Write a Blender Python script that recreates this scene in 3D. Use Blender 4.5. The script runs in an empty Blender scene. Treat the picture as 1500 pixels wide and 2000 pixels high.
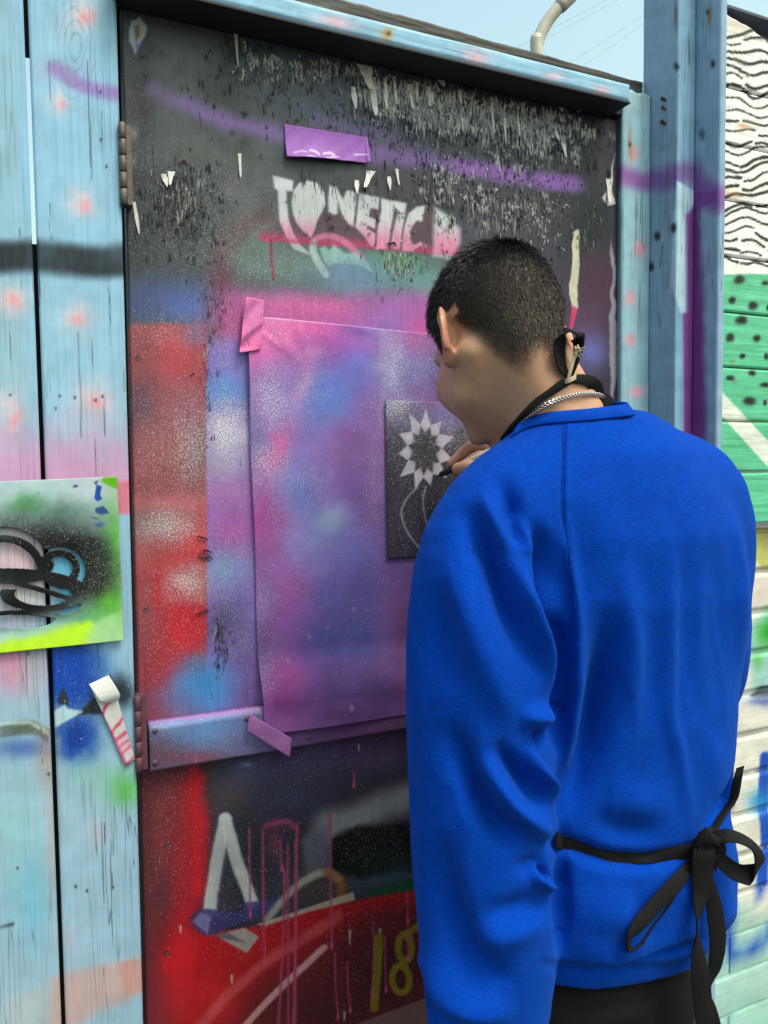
import bpy, math, random
import numpy as np
from mathutils import Matrix, Vector
from mathutils.bvhtree import BVHTree
random.seed(7)
RNG = np.random.default_rng(7)
SC = bpy.context.scene
COL = SC.collection

# ------------------------------------------------------------------ camera
CAM_H = 1.40
CAM_D = 1.12
YAW, PITCH, ROLL = math.radians(24.5), math.radians(3.2), 0.0126
cam_f = Vector((math.sin(YAW) * math.cos(PITCH), math.cos(YAW) * math.cos(PITCH), -math.sin(PITCH)))
cam_r = Vector((math.cos(YAW), -math.sin(YAW), 0.0))
cam_u = cam_r.cross(cam_f).normalized()
cam_r2 = (cam_r - cam_u * ROLL).normalized()
cam_u2 = cam_r2.cross(cam_f).normalized()
cam_data = bpy.data.cameras.new("camera")
cam_data.sensor_fit = 'VERTICAL'
cam_data.sensor_height = 36.0
cam_data.sensor_width = 27.0
cam_data.lens = 27.0
cam_data.clip_start = 0.02
cam_data.clip_end = 3000.0
cam = bpy.data.objects.new("camera", cam_data)
COL.objects.link(cam)
cam.matrix_world = Matrix(((cam_r2.x, cam_u2.x, -cam_f.x, 0.0),
                           (cam_r2.y, cam_u2.y, -cam_f.y, -CAM_D),
                           (cam_r2.z, cam_u2.z, -cam_f.z, CAM_H),
                           (0, 0, 0, 1)))
SC.camera = cam

# ------------------------------------------------------------------ world, sun, exposure
world = bpy.data.worlds.new("World")
SC.world = world
world.use_nodes = True
SUN_EL, SUN_AZ = math.radians(60), math.radians(152)   # azimuth clockwise from +Y
wn = world.node_tree
bg = wn.nodes["Background"]
sky = wn.nodes.new("ShaderNodeTexSky")
sky.sky_type = 'NISHITA'
sky.sun_disc = False
sky.sun_elevation = SUN_EL
sky.sun_rotation = SUN_AZ
sky.air_density = 2.0
sky.dust_density = 5.0
sky.ozone_density = 0.6
tint = wn.nodes.new('ShaderNodeMix'); tint.data_type = 'RGBA'; tint.blend_type = 'MULTIPLY'
tint.inputs[0].default_value = 1.0; tint.inputs[7].default_value = (1.14, 1.23, 1.08, 1.0)      # thin bright overcast
wn.links.new(sky.outputs[0], tint.inputs[6]); wn.links.new(tint.outputs[2], bg.inputs[0])
bg.inputs[1].default_value = 0.15
sun_data = bpy.data.lights.new("sun", 'SUN')
sun_data.energy = 1.1
sun_data.angle = math.radians(16)
sun_data.color = (1.0, 0.975, 0.94)
sun = bpy.data.objects.new("sun", sun_data)
COL.objects.link(sun)
sd = Vector((math.sin(SUN_AZ) * math.cos(SUN_EL), math.cos(SUN_AZ) * math.cos(SUN_EL), math.sin(SUN_EL)))
sun.rotation_euler = sd.to_track_quat('Z', 'Y').to_euler()
SC.view_settings.view_transform = 'Standard'
SC.view_settings.look = 'None'
SC.view_settings.gamma = 1.0
SC.view_settings.use_curve_mapping = False
SC.view_settings.exposure = 0.60

# ------------------------------------------------------------------ survey of the site: photo measurements -> metres
_C = np.array((0.0, -CAM_D, CAM_H))
_R, _U, _F = (np.array(v) for v in (cam_r2, cam_u2, cam_f))
def ray(px, py):
    return _F + _R * ((px - 750.0) / 1500.0) + _U * ((1000.0 - py) / 1500.0)
def W(px, py, y=0.0):
    """point on the upright plane at distance y from the door plane"""
    d = ray(px, py)
    return _C + d * ((y + CAM_D) / d[1])
def D(px, py, f):
    """point at depth f metres"""
    return _C + ray(px, py) * f
def proj(P):
    q = np.asarray(P, float) - _C
    z = np.maximum(q @ _F, 1e-3)
    return 750 + 1500 * (q @ _R) / z, 1000 - 1500 * (q @ _U) / z

# ------------------------------------------------------------------ noise
def _hash(ix, iy, seed):
    h = (ix.astype(np.int64) * 374761393 + iy.astype(np.int64) * 668265263 + seed * 1442695041) & 0x7fffffff
    h = ((h ^ (h >> 13)) * 1274126177) & 0x7fffffff
    return ((h ^ (h >> 16)) & 0xffff) / 65535.0
def vnoise(x, y, seed=0):
    ix, iy = np.floor(x), np.floor(y)
    fx, fy = x - ix, y - iy
    fx, fy = fx * fx * (3 - 2 * fx), fy * fy * (3 - 2 * fy)
    a, b = _hash(ix, iy, seed), _hash(ix + 1, iy, seed)
    c, d = _hash(ix, iy + 1, seed), _hash(ix + 1, iy + 1, seed)
    return (a * (1 - fx) + b * fx) * (1 - fy) + (c * (1 - fx) + d * fx) * fy
def fbm(x, y, seed=0, o=4):
    s, a, t = 0, 1.0, 0
    for i in range(o):
        s = s + a * vnoise(x * 2 ** i, y * 2 ** i, seed + i * 17)
        t += a
        a *= 0.5
    return s / t * 2 - 1
def noise3(p, s, seed=0):
    p = np.asarray(p) * s
    return (fbm(p[:, 0] + 0.37 * p[:, 2], p[:, 1] - 0.51 * p[:, 2], seed, 3) + fbm(p[:, 2] + 9.1, p[:, 0] - p[:, 1], seed + 5, 3)) * 0.5
def sstep(a, b, x):
    t = np.clip((x - a) / (b - a), 0, 1)
    return t * t * (3 - 2 * t)
def lin(c):
    c = np.asarray(c, float)
    return np.where(c <= 0.04045, c / 12.92, ((c + 0.055) / 1.055) ** 2.4)
def rgb(r, g, b):
    return np.array((r, g, b)) / 255.0
ALB = 0.80          # reflectance of the whitest paint on site
def alb(r, g, b):
    return tuple(float(v) for v in lin(rgb(r, g, b)) * ALB)

# ------------------------------------------------------------------ spray paint laid on a surface, vertex by vertex
def seg_dist(X, Y, pts):
    best = np.full(X.shape, 1e9)
    for (x0, y0), (x1, y1) in zip(pts[:-1], pts[1:]):
        dx, dy = x1 - x0, y1 - y0
        L = dx * dx + dy * dy + 1e-9
        t = np.clip(((X - x0) * dx + (Y - y0) * dy) / L, 0, 1)
        best = np.minimum(best, (X - x0 - t * dx) ** 2 + (Y - y0 - t * dy) ** 2)
    return np.sqrt(best)
def spl(pts, n=8):
    """Catmull-Rom through points of any dimension"""
    p = np.asarray(pts, float)
    if len(p) < 3:
        t = np.linspace(0, 1, n + 1)[:, None]
        return p[0] * (1 - t) + p[-1] * t
    q = np.vstack([2 * p[0] - p[1], p, 2 * p[-1] - p[-2]])
    out = []
    for i in range(1, len(q) - 2):
        for k in range(n):
            t = k / n
            out.append(0.5 * ((2 * q[i]) + (-q[i - 1] + q[i + 1]) * t + (2 * q[i - 1] - 5 * q[i] + 4 * q[i + 1] - q[i + 2]) * t * t
                              + (-q[i - 1] + 3 * q[i] - 3 * q[i + 1] + q[i + 2]) * t ** 3))
    out.append(q[-2])
    return np.array(out)
class Paint:
    def __init__(s, P, base):
        s.P = np.asarray(P)
        s.X, s.Y = proj(P)
        n = len(s.X)
        s.C = np.tile(rgb(*base), (n, 1))
        s.S = np.zeros(n)      # white overspray specks
        s.K = np.zeros(n)      # cracked, flaking film
        s.j1 = fbm(s.X / 23, s.Y / 23, 3)
        s.j2 = fbm(s.X / 23, s.Y / 23, 41)
    def sel(s, x0, x1, y0, y1):
        return np.nonzero((s.X > x0) & (s.X < x1) & (s.Y > y0) & (s.Y < y1))[0]
    def mix(s, i, a, c):
        a = np.clip(a, 0, 1)[:, None]
        s.C[i] = s.C[i] * (1 - a) + rgb(*c) * a
    def blob(s, x, y, rx, ry, c, a=1.0, rot=0.0, j=6, p=2.0):
        m = max(rx, ry) * 2.3 + j
        i = s.sel(x - m, x + m, y - m, y + m)
        if not len(i): return
        dx, dy = s.X[i] - x + s.j1[i] * j, s.Y[i] - y + s.j2[i] * j
        if rot:
            ca, sa = math.cos(rot), math.sin(rot)
            dx, dy = dx * ca + dy * sa, -dx * sa + dy * ca
        d = np.sqrt((dx / rx) ** 2 + (dy / ry) ** 2)
        s.mix(i, a * np.exp(-(d ** p) * 1.1), c)
    def line(s, pts, w, c, a=1.0, soft=3.0, j=0, n=8, w1=None):
        if len(pts) > 2: pts = spl(pts, n)
        pts = np.asarray(pts, float)
        m = w + soft + j + 2
        i = s.sel(pts[:, 0].min() - m, pts[:, 0].max() + m, pts[:, 1].min() - m, pts[:, 1].max() + m)
        if not len(i): return
        d = seg_dist(s.X[i] + s.j1[i] * j, s.Y[i] + s.j2[i] * j, pts)
        s.mix(i, a * (1 - sstep(w - soft, w + soft, d)), c)
    def poly(s, pts, c, a=1.0, soft=2.0, j=0, amap=None):
        pts = np.asarray(pts, float)
        m = soft + j + 2
        i = s.sel(pts[:, 0].min() - m, pts[:, 0].max() + m, pts[:, 1].min() - m, pts[:, 1].max() + m)
        if not len(i): return
        X, Y = s.X[i] + s.j1[i] * j, s.Y[i] + s.j2[i] * j
        ins = np.zeros(len(i), bool)
        q = np.vstack([pts, pts[:1]])
        for (x0, y0), (x1, y1) in zip(q[:-1], q[1:]):
            if y0 != y1:
                ins ^= ((y0 > Y) != (y1 > Y)) & (X < (x1 - x0) * (Y - y0) / (y1 - y0) + x0)
        d = seg_dist(X, Y, q) * np.where(ins, -1, 1)
        w = a * (1 - sstep(-soft, soft, d))
        if amap is not None: w = w * amap(s.X[i], s.Y[i])
        s.mix(i, w, c)
    def speck(s, x, y, rx, ry, a, rot=0.0):
        dx, dy = s.X - x + s.j1 * 14, s.Y - y + s.j2 * 14
        ca, sa = math.cos(rot), math.sin(rot)
        dx, dy = dx * ca + dy * sa, -dx * sa + dy * ca
        s.S = np.maximum(s.S, a * np.exp(-((dx / rx) ** 2 + (dy / ry) ** 2)))
    def crack(s, x, y, rx, ry, a):
        dx, dy = s.X - x + s.j1 * 20, s.Y - y + s.j2 * 20
        s.K = np.maximum(s.K, a * np.exp(-((dx / rx) ** 2 + (dy / ry) ** 2)))
    def smudge(s, amt=0.03, sc=60, seed=5):
        s.C *= (1 + amt * fbm(s.X / sc, s.Y / sc, seed))[:, None]

# ------------------------------------------------------------------ objects
def link(o, parent=None):
    COL.objects.link(o)
    if parent is not None:
        o.parent = parent
        o.matrix_parent_inverse = parent.matrix_basis.inverted()
    return o
def tag(o, label=None, cat=None, group=None, kind=None):
    for k, v in (("label", label), ("category", cat), ("group", group), ("kind", kind)):
        if v: o[k] = v
    return o
def empty(name, loc, label, cat, group=None):
    o = bpy.data.objects.new(name, None)
    o.empty_display_size = 0.1
    o.location = tuple(loc)
    link(o)
    return tag(o, label, cat, group)
def mesh_obj(name, verts, faces, mat, parent=None, smooth=True, attrs=None):
    """faces: (n,4) or (n,3) array or a list of tuples"""
    me = bpy.data.meshes.new(name)
    verts = np.asarray(verts, np.float32)
    if isinstance(faces, np.ndarray):
        k = faces.shape[1]
        me.vertices.add(len(verts)); me.vertices.foreach_set("co", verts.ravel())
        me.loops.add(faces.size); me.loops.foreach_set("vertex_index", faces.astype(np.int32).ravel())
        me.polygons.add(len(faces)); me.polygons.foreach_set("loop_start", np.arange(0, faces.size, k, dtype=np.int32))
        me.update(calc_edges=True)
    else:
        me.from_pydata([tuple(map(float, v)) for v in verts], [], [tuple(f) for f in faces])
    me.polygons.foreach_set("use_smooth", np.full(len(me.polygons), smooth))
    for k, v in (attrs or {}).items():
        if v.ndim == 2:
            a = me.attributes.new(k, 'FLOAT_COLOR', 'POINT')
            a.data.foreach_set("color", np.hstack([v, np.ones((len(v), 1))]).astype(np.float32).ravel())
        else:
            a = me.attributes.new(k, 'FLOAT', 'POINT')
            a.data.foreach_set("value", v.astype(np.float32).ravel())
    me.update()
    if isinstance(mat, (list, tuple)):
        for m in mat: me.materials.append(m)
    elif mat: me.materials.append(mat)
    o = bpy.data.objects.new(name, me)
    return link(o, parent)
def paint_attrs(p):
    w = (np.clip(p.S, 0, 1) ** 2 * .14 * (1 + .5 * fbm(p.X / 7, p.Y / 7, 61)))[:, None]
    p.C = p.C * (1 - w) + rgb(196, 190, 214) * w
    return {"paint": lin(np.clip(p.C, 0, 1)) * ALB, "speck": p.S, "crack": p.K}
def grid_faces(nx, nz):
    i = np.arange(nx * nz).reshape(nz, nx)
    return np.stack([i[:-1, :-1], i[:-1, 1:], i[1:, 1:], i[1:, :-1]], -1).reshape(-1, 4)
def slab(name, xs, zs, y, thick, painter, mat, parent=None, relief=None, bevel=0.002, ztop=None, smooth=True, xw=None):
    """an upright board with a finely divided front (facing -Y), rounded arrises, sides and back"""
    xs, zs = np.asarray(xs, float), np.asarray(zs, float)
    nx, nz = len(xs), len(zs)
    X, Z = np.meshgrid(xs, zs)
    if ztop is not None:
        t = (Z - zs[0]) / (zs[-1] - zs[0])
        Z = zs[0] + t * (ztop(X) - zs[0])
    Y = np.full_like(X, y)
    e = np.minimum(np.minimum(X - xs[0], xs[-1] - X), np.minimum(Z - Z.min(0)[None], Z.max(0)[None] - Z))
    Y = Y + bevel * (1 - np.clip(e / max(bevel, 1e-6), 0, 1)) ** 2
    if relief is not None: Y = Y + relief(X, Z)
    if xw is not None: X = xw(X, Z)
    V = np.stack([X, Y, Z], -1).reshape(-1, 3)
    Fc = grid_faces(nx, nz)
    p = painter(V)
    at = paint_attrs(p)
    idx = np.arange(nx * nz).reshape(nz, nx)
    loop = np.concatenate([idx[0, :], idx[1:, -1], idx[-1, -2::-1], idx[-2:0:-1, 0]])
    B0 = V[loop]
    B1 = B0.copy(); B1[:, 1] = y + thick
    n0, m = len(V), len(loop)
    a = np.arange(m); b = (a + 1) % m
    side = np.stack([n0 + a, n0 + m + a, n0 + m + b, n0 + b], -1)
    cen = B1.mean(0, keepdims=True)
    back = np.stack([n0 + m + a, np.full(m, n0 + 2 * m), np.full(m, n0 + 2 * m), n0 + m + b], -1)
    V2 = np.vstack([V, B0, B1, cen])
    for k in at:
        v = at[k]
        at[k] = np.concatenate([v, v[loop], v[loop], v[loop].mean(0, keepdims=True)], 0)
    Fq = np.vstack([Fc, side])
    me_faces = [tuple(f) for f in Fq] + [(int(f[0]), int(f[1]), int(f[3])) for f in back] if len(Fq) < 60000 else None
    if me_faces is None:
        Fq = np.vstack([Fq]) ; me_faces = Fq
    return mesh_obj(name, V2, me_faces, mat, parent, smooth, at)
def steps(a, b, d0, d1=None):
    """positions from a to b with the step growing from d0 to d1"""
    d1 = d1 or d0
    n = max(2, int(round(abs(b - a) / ((d0 + d1) / 2))) + 1)
    t = np.linspace(0, 1, n)
    w = d0 + (d1 - d0) * t
    c = np.concatenate([[0], np.cumsum((w[1:] + w[:-1]) / 2)])
    return a + (b - a) * c / c[-1]
def box(name, x0, x1, y0, y1, z0, z1, mat, parent=None, bev=0.003, attrs=None):
    v, f = box_geo((x0, y0, z0), (x1, y1, z1))
    o = mesh_obj(name, v, f, mat, parent, False)
    if bev:
        md = o.modifiers.new("edge", 'BEVEL'); md.width = bev; md.segments = 2; md.limit_method = 'NONE'
    return o
def box_geo(a, b):
    x0, y0, z0 = a; x1, y1, z1 = b
    v = [(x0, y0, z0), (x1, y0, z0), (x1, y1, z0), (x0, y1, z0), (x0, y0, z1), (x1, y0, z1), (x1, y1, z1), (x0, y1, z1)]
    f = [(0, 3, 2, 1), (4, 5, 6, 7), (0, 1, 5, 4), (1, 2, 6, 5), (2, 3, 7, 6), (3, 0, 4, 7)]
    return v, f
def tube(pts, rad, seg=10, closed=False):
    """verts, faces of a tube along pts; rad scalar or list"""
    p = np.asarray(pts, float)
    n = len(p)
    r = np.broadcast_to(np.asarray(rad, float), (n,))
    if closed: T = np.roll(p, -1, 0) - np.roll(p, 1, 0)
    else:
        T = np.gradient(p, axis=0)
    T /= np.linalg.norm(T, axis=1, keepdims=True) + 1e-12
    up = np.array((0.0, 0.0, 1.0)) if abs(T[0][2]) < 0.9 else np.array((1.0, 0, 0))
    N = np.cross(T[0], up); N /= np.linalg.norm(N)
    V = []
    for i in range(n):
        N = N - T[i] * (N @ T[i]); N /= np.linalg.norm(N) + 1e-12
        B = np.cross(T[i], N)
        a = np.linspace(0, 2 * np.pi, seg, endpoint=False)
        V.append(p[i] + r[i] * (np.cos(a)[:, None] * N + np.sin(a)[:, None] * B))
    V = np.vstack(V)
    Fc = []
    for i in range(n if closed else n - 1):
        for k in range(seg):
            a, b = i * seg + k, i * seg + (k + 1) % seg
            c, d = ((i + 1) % n) * seg + (k + 1) % seg, ((i + 1) % n) * seg + k
            Fc.append((a, b, c, d))
    if not closed:
        Fc.append(tuple(range(seg))[::-1]); Fc.append(tuple(range((n - 1) * seg, n * seg)))
    return V, Fc
def merge(parts):
    V, Fc, k = [], [], 0
    for v, f in parts:
        V.append(np.asarray(v, float)); Fc += [tuple(int(i) + k for i in q) for q in f]; k += len(v)
    return np.vstack(V), Fc
def ribbon(pts, wid, wdir, thick=0.0012, n=6):
    """a flat strap: centre line, width (scalar or list), direction of the width at each point"""
    P = spl(pts, n)
    Wd = spl(wdir, n); Wd /= np.linalg.norm(Wd, axis=1, keepdims=True)
    w = spl(np.array(wid, float).reshape(-1, 1), n)[:, 0] if np.ndim(wid) else np.full(len(P), wid)
    T = np.gradient(P, axis=0); T /= np.linalg.norm(T, axis=1, keepdims=True) + 1e-12
    N = np.cross(T, Wd); N /= np.linalg.norm(N, axis=1, keepdims=True) + 1e-12
    cols = []
    prof = [(-1, -.45), (-.92, -1), (-.8, -1.05), (-.7, -.7), (0, -.75), (.7, -.7), (.8, -1.05), (.92, -1), (1, -.45), (1, .45), (.92, 1), (0, .8), (-.92, 1), (-1, .45)]
    for u, t in prof:
        cols.append(P + Wd * (w[:, None] * 0.5 * u) + N * (thick * t))
    V = np.stack(cols, 1).reshape(-1, 3)
    m, k = len(P), len(prof)
    Fc = []
    for i in range(m - 1):
        for q in range(k):
            Fc.append((i * k + q, i * k + (q + 1) % k, (i + 1) * k + (q + 1) % k, (i + 1) * k + q))
    Fc.append(tuple(range(k))); Fc.append(tuple(range((m - 1) * k, m * k))[::-1])
    return V, Fc
# ------------------------------------------------------------------ materials
class NT:
    def __init__(s, name):
        s.m = bpy.data.materials.new(name); s.m.use_nodes = True
        s.t = s.m.node_tree; s.b = s.t.nodes["Principled BSDF"]
    def n(s, kind, **kw):
        x = s.t.nodes.new("ShaderNode" + kind)
        for k, v in kw.items(): setattr(x, k, v)
        return x
    def l(s, a, b): s.t.links.new(a, b)
    def math(s, op, a, b=None, clamp=False):
        x = s.n("Math", operation=op, use_clamp=clamp)
        for i, v in enumerate((a, b)):
            if v is None: continue
            if isinstance(v, (int, float)): x.inputs[i].default_value = v
            else: s.l(v, x.inputs[i])
        return x.outputs[0]
    def mix(s, f, a, b, mode='MIX'):
        x = s.n("Mix", data_type='RGBA', blend_type=mode)
        for i, v in ((0, f), (6, a), (7, b)):
            if isinstance(v, (int, float)): x.inputs[i].default_value = v
            elif isinstance(v, tuple): x.inputs[i].default_value = (*v, 1.0) if len(v) == 3 else v
            else: s.l(v, x.inputs[i])
        return x.outputs[2]
    def pos(s, scale):
        g = s.n("NewGeometry"); m = s.n("VectorMath", operation='MULTIPLY')
        s.l(g.outputs["Position"], m.inputs[0]); m.inputs[1].default_value = scale
        return m.outputs[0]
    def obj(s, scale):
        g = s.n("TexCoord"); m = s.n("VectorMath", operation='MULTIPLY')
        s.l(g.outputs["Object"], m.inputs[0]); m.inputs[1].default_value = scale
        return m.outputs[0]
    def noise(s, vec, scale=1.0, detail=3.0, rough=0.55):
        x = s.n("TexNoise"); s.l(vec, x.inputs["Vector"])
        x.inputs["Scale"].default_value = scale; x.inputs["Detail"].default_value = detail; x.inputs["Roughness"].default_value = rough
        return x.outputs["Fac"]
    def ramp(s, f, stops):
        x = s.n("ValToRGB"); s.l(f, x.inputs[0])
        e = x.color_ramp.elements
        while len(e) < len(stops): e.new(0.5)
        for q, (p, c) in zip(e, stops):
            q.position = p; q.color = (c, c, c, 1) if isinstance(c, (int, float)) else (*c, 1)
        return x.outputs[0]
    def bump(s, h, strength=0.3, dist=0.002, prev=None):
        x = s.n("Bump"); s.l(h, x.inputs["Height"])
        x.inputs["Strength"].default_value = strength; x.inputs["Distance"].default_value = dist
        if prev is not None: s.l(prev, x.inputs["Normal"])
        return x.outputs[0]
    def attr(s, name, out="Color"):
        x = s.n("Attribute", attribute_name=name); return x.outputs[out]
def flat(name, c, rough=0.6, metal=0.0, noise=0.0, nscale=40.0, bump=0.0, bscale=200.0, spec=0.5):
    t = NT(name)
    t.b.inputs["Roughness"].default_value = rough; t.b.inputs["Metallic"].default_value = metal
    t.b.inputs["Specular IOR Level"].default_value = spec
    p = t.pos((1, 1, 1))
    f = t.noise(p, nscale, 4)
    k = t.ramp(f, [(0.25, 1 - noise), (0.75, 1.0)])
    t.l(t.mix(1.0, tuple(c), k, 'MULTIPLY'), t.b.inputs["Base Color"])
    if bump: t.l(t.bump(t.noise(p, bscale, 4), bump, 0.002), t.b.inputs["Normal"])
    return t.m
def painted(name, grain_axis=2, crack_amt=0.35, grain=0.35, rough=0.5, weave=0.0, specks=True):
    """paint film over timber: colour from the sprayed layers, fine grain lines, checks, overspray specks, flaking film"""
    t = NT(name)
    col = t.attr("paint")
    sc = [430.0, 430.0, 430.0]; sc[grain_axis] = 9.0
    g = t.noise(t.pos(tuple(sc)), 1.0, 3)
    gr = t.ramp(g, [(0.30, 1 - grain * 0.45), (0.50, 1.0 + grain * .08)])
    col = t.mix(1.0, col, gr, 'MULTIPLY')
    mott = t.ramp(t.noise(t.pos((1, 1, 1)), 38.0, 5), [(0.3, 0.93), (0.7, 1.05)])
    col = t.mix(1.0, col, mott, 'MULTIPLY')
    # long drying checks in the timber
    sc2 = [125.0, 125.0, 125.0]; sc2[grain_axis] = 3.2
    ck = t.noise(t.pos(tuple(sc2)), 1.0, 2, 0.4)
    ckm = t.math('SUBTRACT', 1.0, t.ramp(t.math('ABSOLUTE', t.math('SUBTRACT', ck, 0.5)), [(0.004, 0.0), (0.016, 1.0)]))
    gate = t.ramp(t.noise(t.pos((9, 9, 3)), 1.0, 2), [(0.50, 0.0), (0.62, 1.0)])
    ckm = t.math('MULTIPLY', t.math('MULTIPLY', ckm, gate), crack_amt)
    col = t.mix(ckm, col, (0.02, 0.025, 0.03))
    # flaking, split film where the crack layer says so
    K = t.attr("crack", "Fac")
    s3 = [400.0, 400.0, 400.0]; s3[grain_axis] = 46.0
    fl = t.noise(t.pos(tuple(s3)), 1.0, 3, 0.5)
    thr = t.math('SUBTRACT', 0.76, t.math('MULTIPLY', K, 0.29))
    fm = t.math('MULTIPLY', t.math('SUBTRACT', fl, thr), 26.0, True)
    fm = t.math('MULTIPLY', fm, t.math('MULTIPLY', K, 4.0, True))
    col = t.mix(t.math('MULTIPLY', fm, 0.9), col, (0.012, 0.013, 0.016))
    hl = t.noise(t.pos((s3[0] * 0.9 + 1, s3[1] * 0.9, s3[2] * 0.9)), 1.0, 3, 0.5)
    hm = t.math('MULTIPLY', t.math('SUBTRACT', hl, t.math('ADD', thr, 0.03)), 26.0, True)
    hm = t.math('MULTIPLY', hm, t.math('MULTIPLY', K, 2.0, True))
    col = t.mix(t.math('MULTIPLY', hm, 0.55), col, (0.30, 0.30, 0.31))
    if specks:
        S = t.attr("speck", "Fac")
        g2 = t.n("NewGeometry"); sep = t.n("SeparateXYZ"); t.l(g2.outputs["Position"], sep.inputs[0])
        cmb = t.n("CombineXYZ"); t.l(sep.outputs[0], cmb.inputs[0]); t.l(sep.outputs[2], cmb.inputs[1])
        gp = t.n("TexNoise", noise_dimensions='2D'); t.l(cmb.outputs[0], gp.inputs["Vector"]); gp.inputs["Scale"].default_value = 430.0; gp.inputs["Detail"].default_value = 2.5; gp.inputs["Roughness"].default_value = .65
        gth = t.math('SUBTRACT', 0.80, t.math('MULTIPLY', S, 0.36))
        gm = t.math('MULTIPLY', t.math('MULTIPLY', t.math('SUBTRACT', gp.outputs["Fac"], gth), 7.0, True), t.math('MULTIPLY', S, 3.0, True))
        col = t.mix(t.math('MULTIPLY', gm, 0.78), col, (0.70, 0.66, 0.73))
        gd = t.math('MULTIPLY', t.math('SUBTRACT', 0.44, gp.outputs["Fac"]), 6.0, True)
        col = t.mix(t.math('MULTIPLY', gd, t.math('MULTIPLY', S, 0.55)), col, (0.05, 0.04, 0.06))
        for scale, rad, w in ((430.0, 0.30, 0.42), (760.0, 0.36, 0.80), (210.0, 0.22, 0.05)):
            v = t.n("TexVoronoi", voronoi_dimensions='2D'); v.inputs["Scale"].default_value = scale
            t.l(cmb.outputs[0], v.inputs["Vector"])
            sp = t.n("SeparateColor"); t.l(v.outputs["Color"], sp.inputs[0])
            on = t.math('LESS_THAN', sp.outputs[0], t.math('MULTIPLY', S, w))
            r = t.math('MULTIPLY', t.math('ADD', sp.outputs[1], 0.35), rad * 0.75)
            dot = t.math('MULTIPLY', t.math('SUBTRACT', r, v.outputs["Distance"]), 9.0, True)
            col = t.mix(t.math('MULTIPLY', t.math('MULTIPLY', on, dot), 0.72), col, (0.60, 0.57, 0.64))
    t.l(col, t.b.inputs["Base Color"])
    t.b.inputs["Roughness"].default_value = rough
    t.b.inputs["Specular IOR Level"].default_value = 0.22
    n1 = t.bump(g, 0.35, 0.0012)
    n2 = t.bump(t.math('SUBTRACT', 1.0, t.math('MAXIMUM', ckm, fm)), 0.7, 0.0015, n1)
    t.l(n2, t.b.inputs["Normal"])
    return t.m
M_BOARD = painted("sprayed board", 2, 0.6, 0.26)
M_DOOR = painted("sprayed plywood", 2, 0.12, 0.30, 0.48)
M_HPLANK = painted("painted planks", 0, 0.5, 0.45)
M_SHEET = painted("sprayed sheet", 2, 0.0, 0.0, 0.42)
M_BRICKP = painted("painted brick", 0, 0.0, 0.35, 0.6, specks=False)
M_MORTAR = flat("painted mortar", alb(206, 206, 200), 0.8, noise=0.25, bump=0.6)
M_DARKWOOD = flat("dark backing timber", (0.018, 0.02, 0.022), 0.9, noise=0.4)
M_RUST = flat("weathered steel", alb(112, 104, 98), 0.5, 0.35, noise=0.55, nscale=180, bump=0.4, bscale=500)
M_TWINE = flat("frayed twine", alb(205, 190, 160), 0.9, noise=0.3, nscale=300)
M_STEEL = flat("polished chain", (0.50, 0.50, 0.52), 0.25, 1.0)
M_PIPE = flat("off-white pipe", alb(205, 200, 190), 0.45, noise=0.25, nscale=30)
M_WIRE = flat("cable", (0.25, 0.42, 0.42), 0.6)
M_GROUND = flat("asphalt", (0.07, 0.07, 0.07), 0.9, noise=0.5, nscale=60, bump=0.6, bscale=120)
M_STRAP = flat("black twill", (0.007, 0.0075, 0.009), 0.8, noise=0.4, nscale=160, bump=0.6, bscale=900, spec=.2)
M_TROUSER = flat("black jersey", (0.005, 0.0055, 0.007), 0.85, noise=0.3, nscale=70, bump=0.3, bscale=700, spec=.12)
M_SHOE = flat("black trainer", (0.02, 0.02, 0.022), 0.5, noise=0.2)
M_PENW = flat("pale pen barrel", alb(215, 212, 200), 0.35)
M_PENB = flat("black pen grip", (0.012, 0.012, 0.014), 0.4)
M_FLAKE = flat("curled paint flakes", alb(222, 223, 226), 0.6, noise=0.35, nscale=120)
M_FLAKEM = flat("greyed paint flakes", alb(138, 145, 158), 0.6, noise=0.4, nscale=120)
M_TEAR = flat("torn paint curls", alb(150, 122, 130), 0.6, noise=0.4, nscale=200)
M_FLAKED = flat("dark curled flakes", alb(60, 66, 76), 0.55, noise=0.35, nscale=120)
# ------------------------------------------------------------------ ground
gv, gf = [], []
gN = 40
gx = np.concatenate([[-900, -200, -60, -20], np.linspace(-6, 8, gN), [20, 60, 200, 900]])
gy = np.concatenate([[-900, -200, -60, -20], np.linspace(-8, 6, gN), [20, 60, 200, 900]])
GX, GY = np.meshgrid(gx, gy)
GZ = 0.004 * fbm(GX * 1.3, GY * 1.3, 9)
ground = mesh_obj("ground", np.stack([GX, GY, GZ], -1).reshape(-1, 3), grid_faces(len(gx), len(gy)), M_GROUND)
tag(ground, "grey asphalt ground in front of the painted fence", None, None, "structure")

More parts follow.
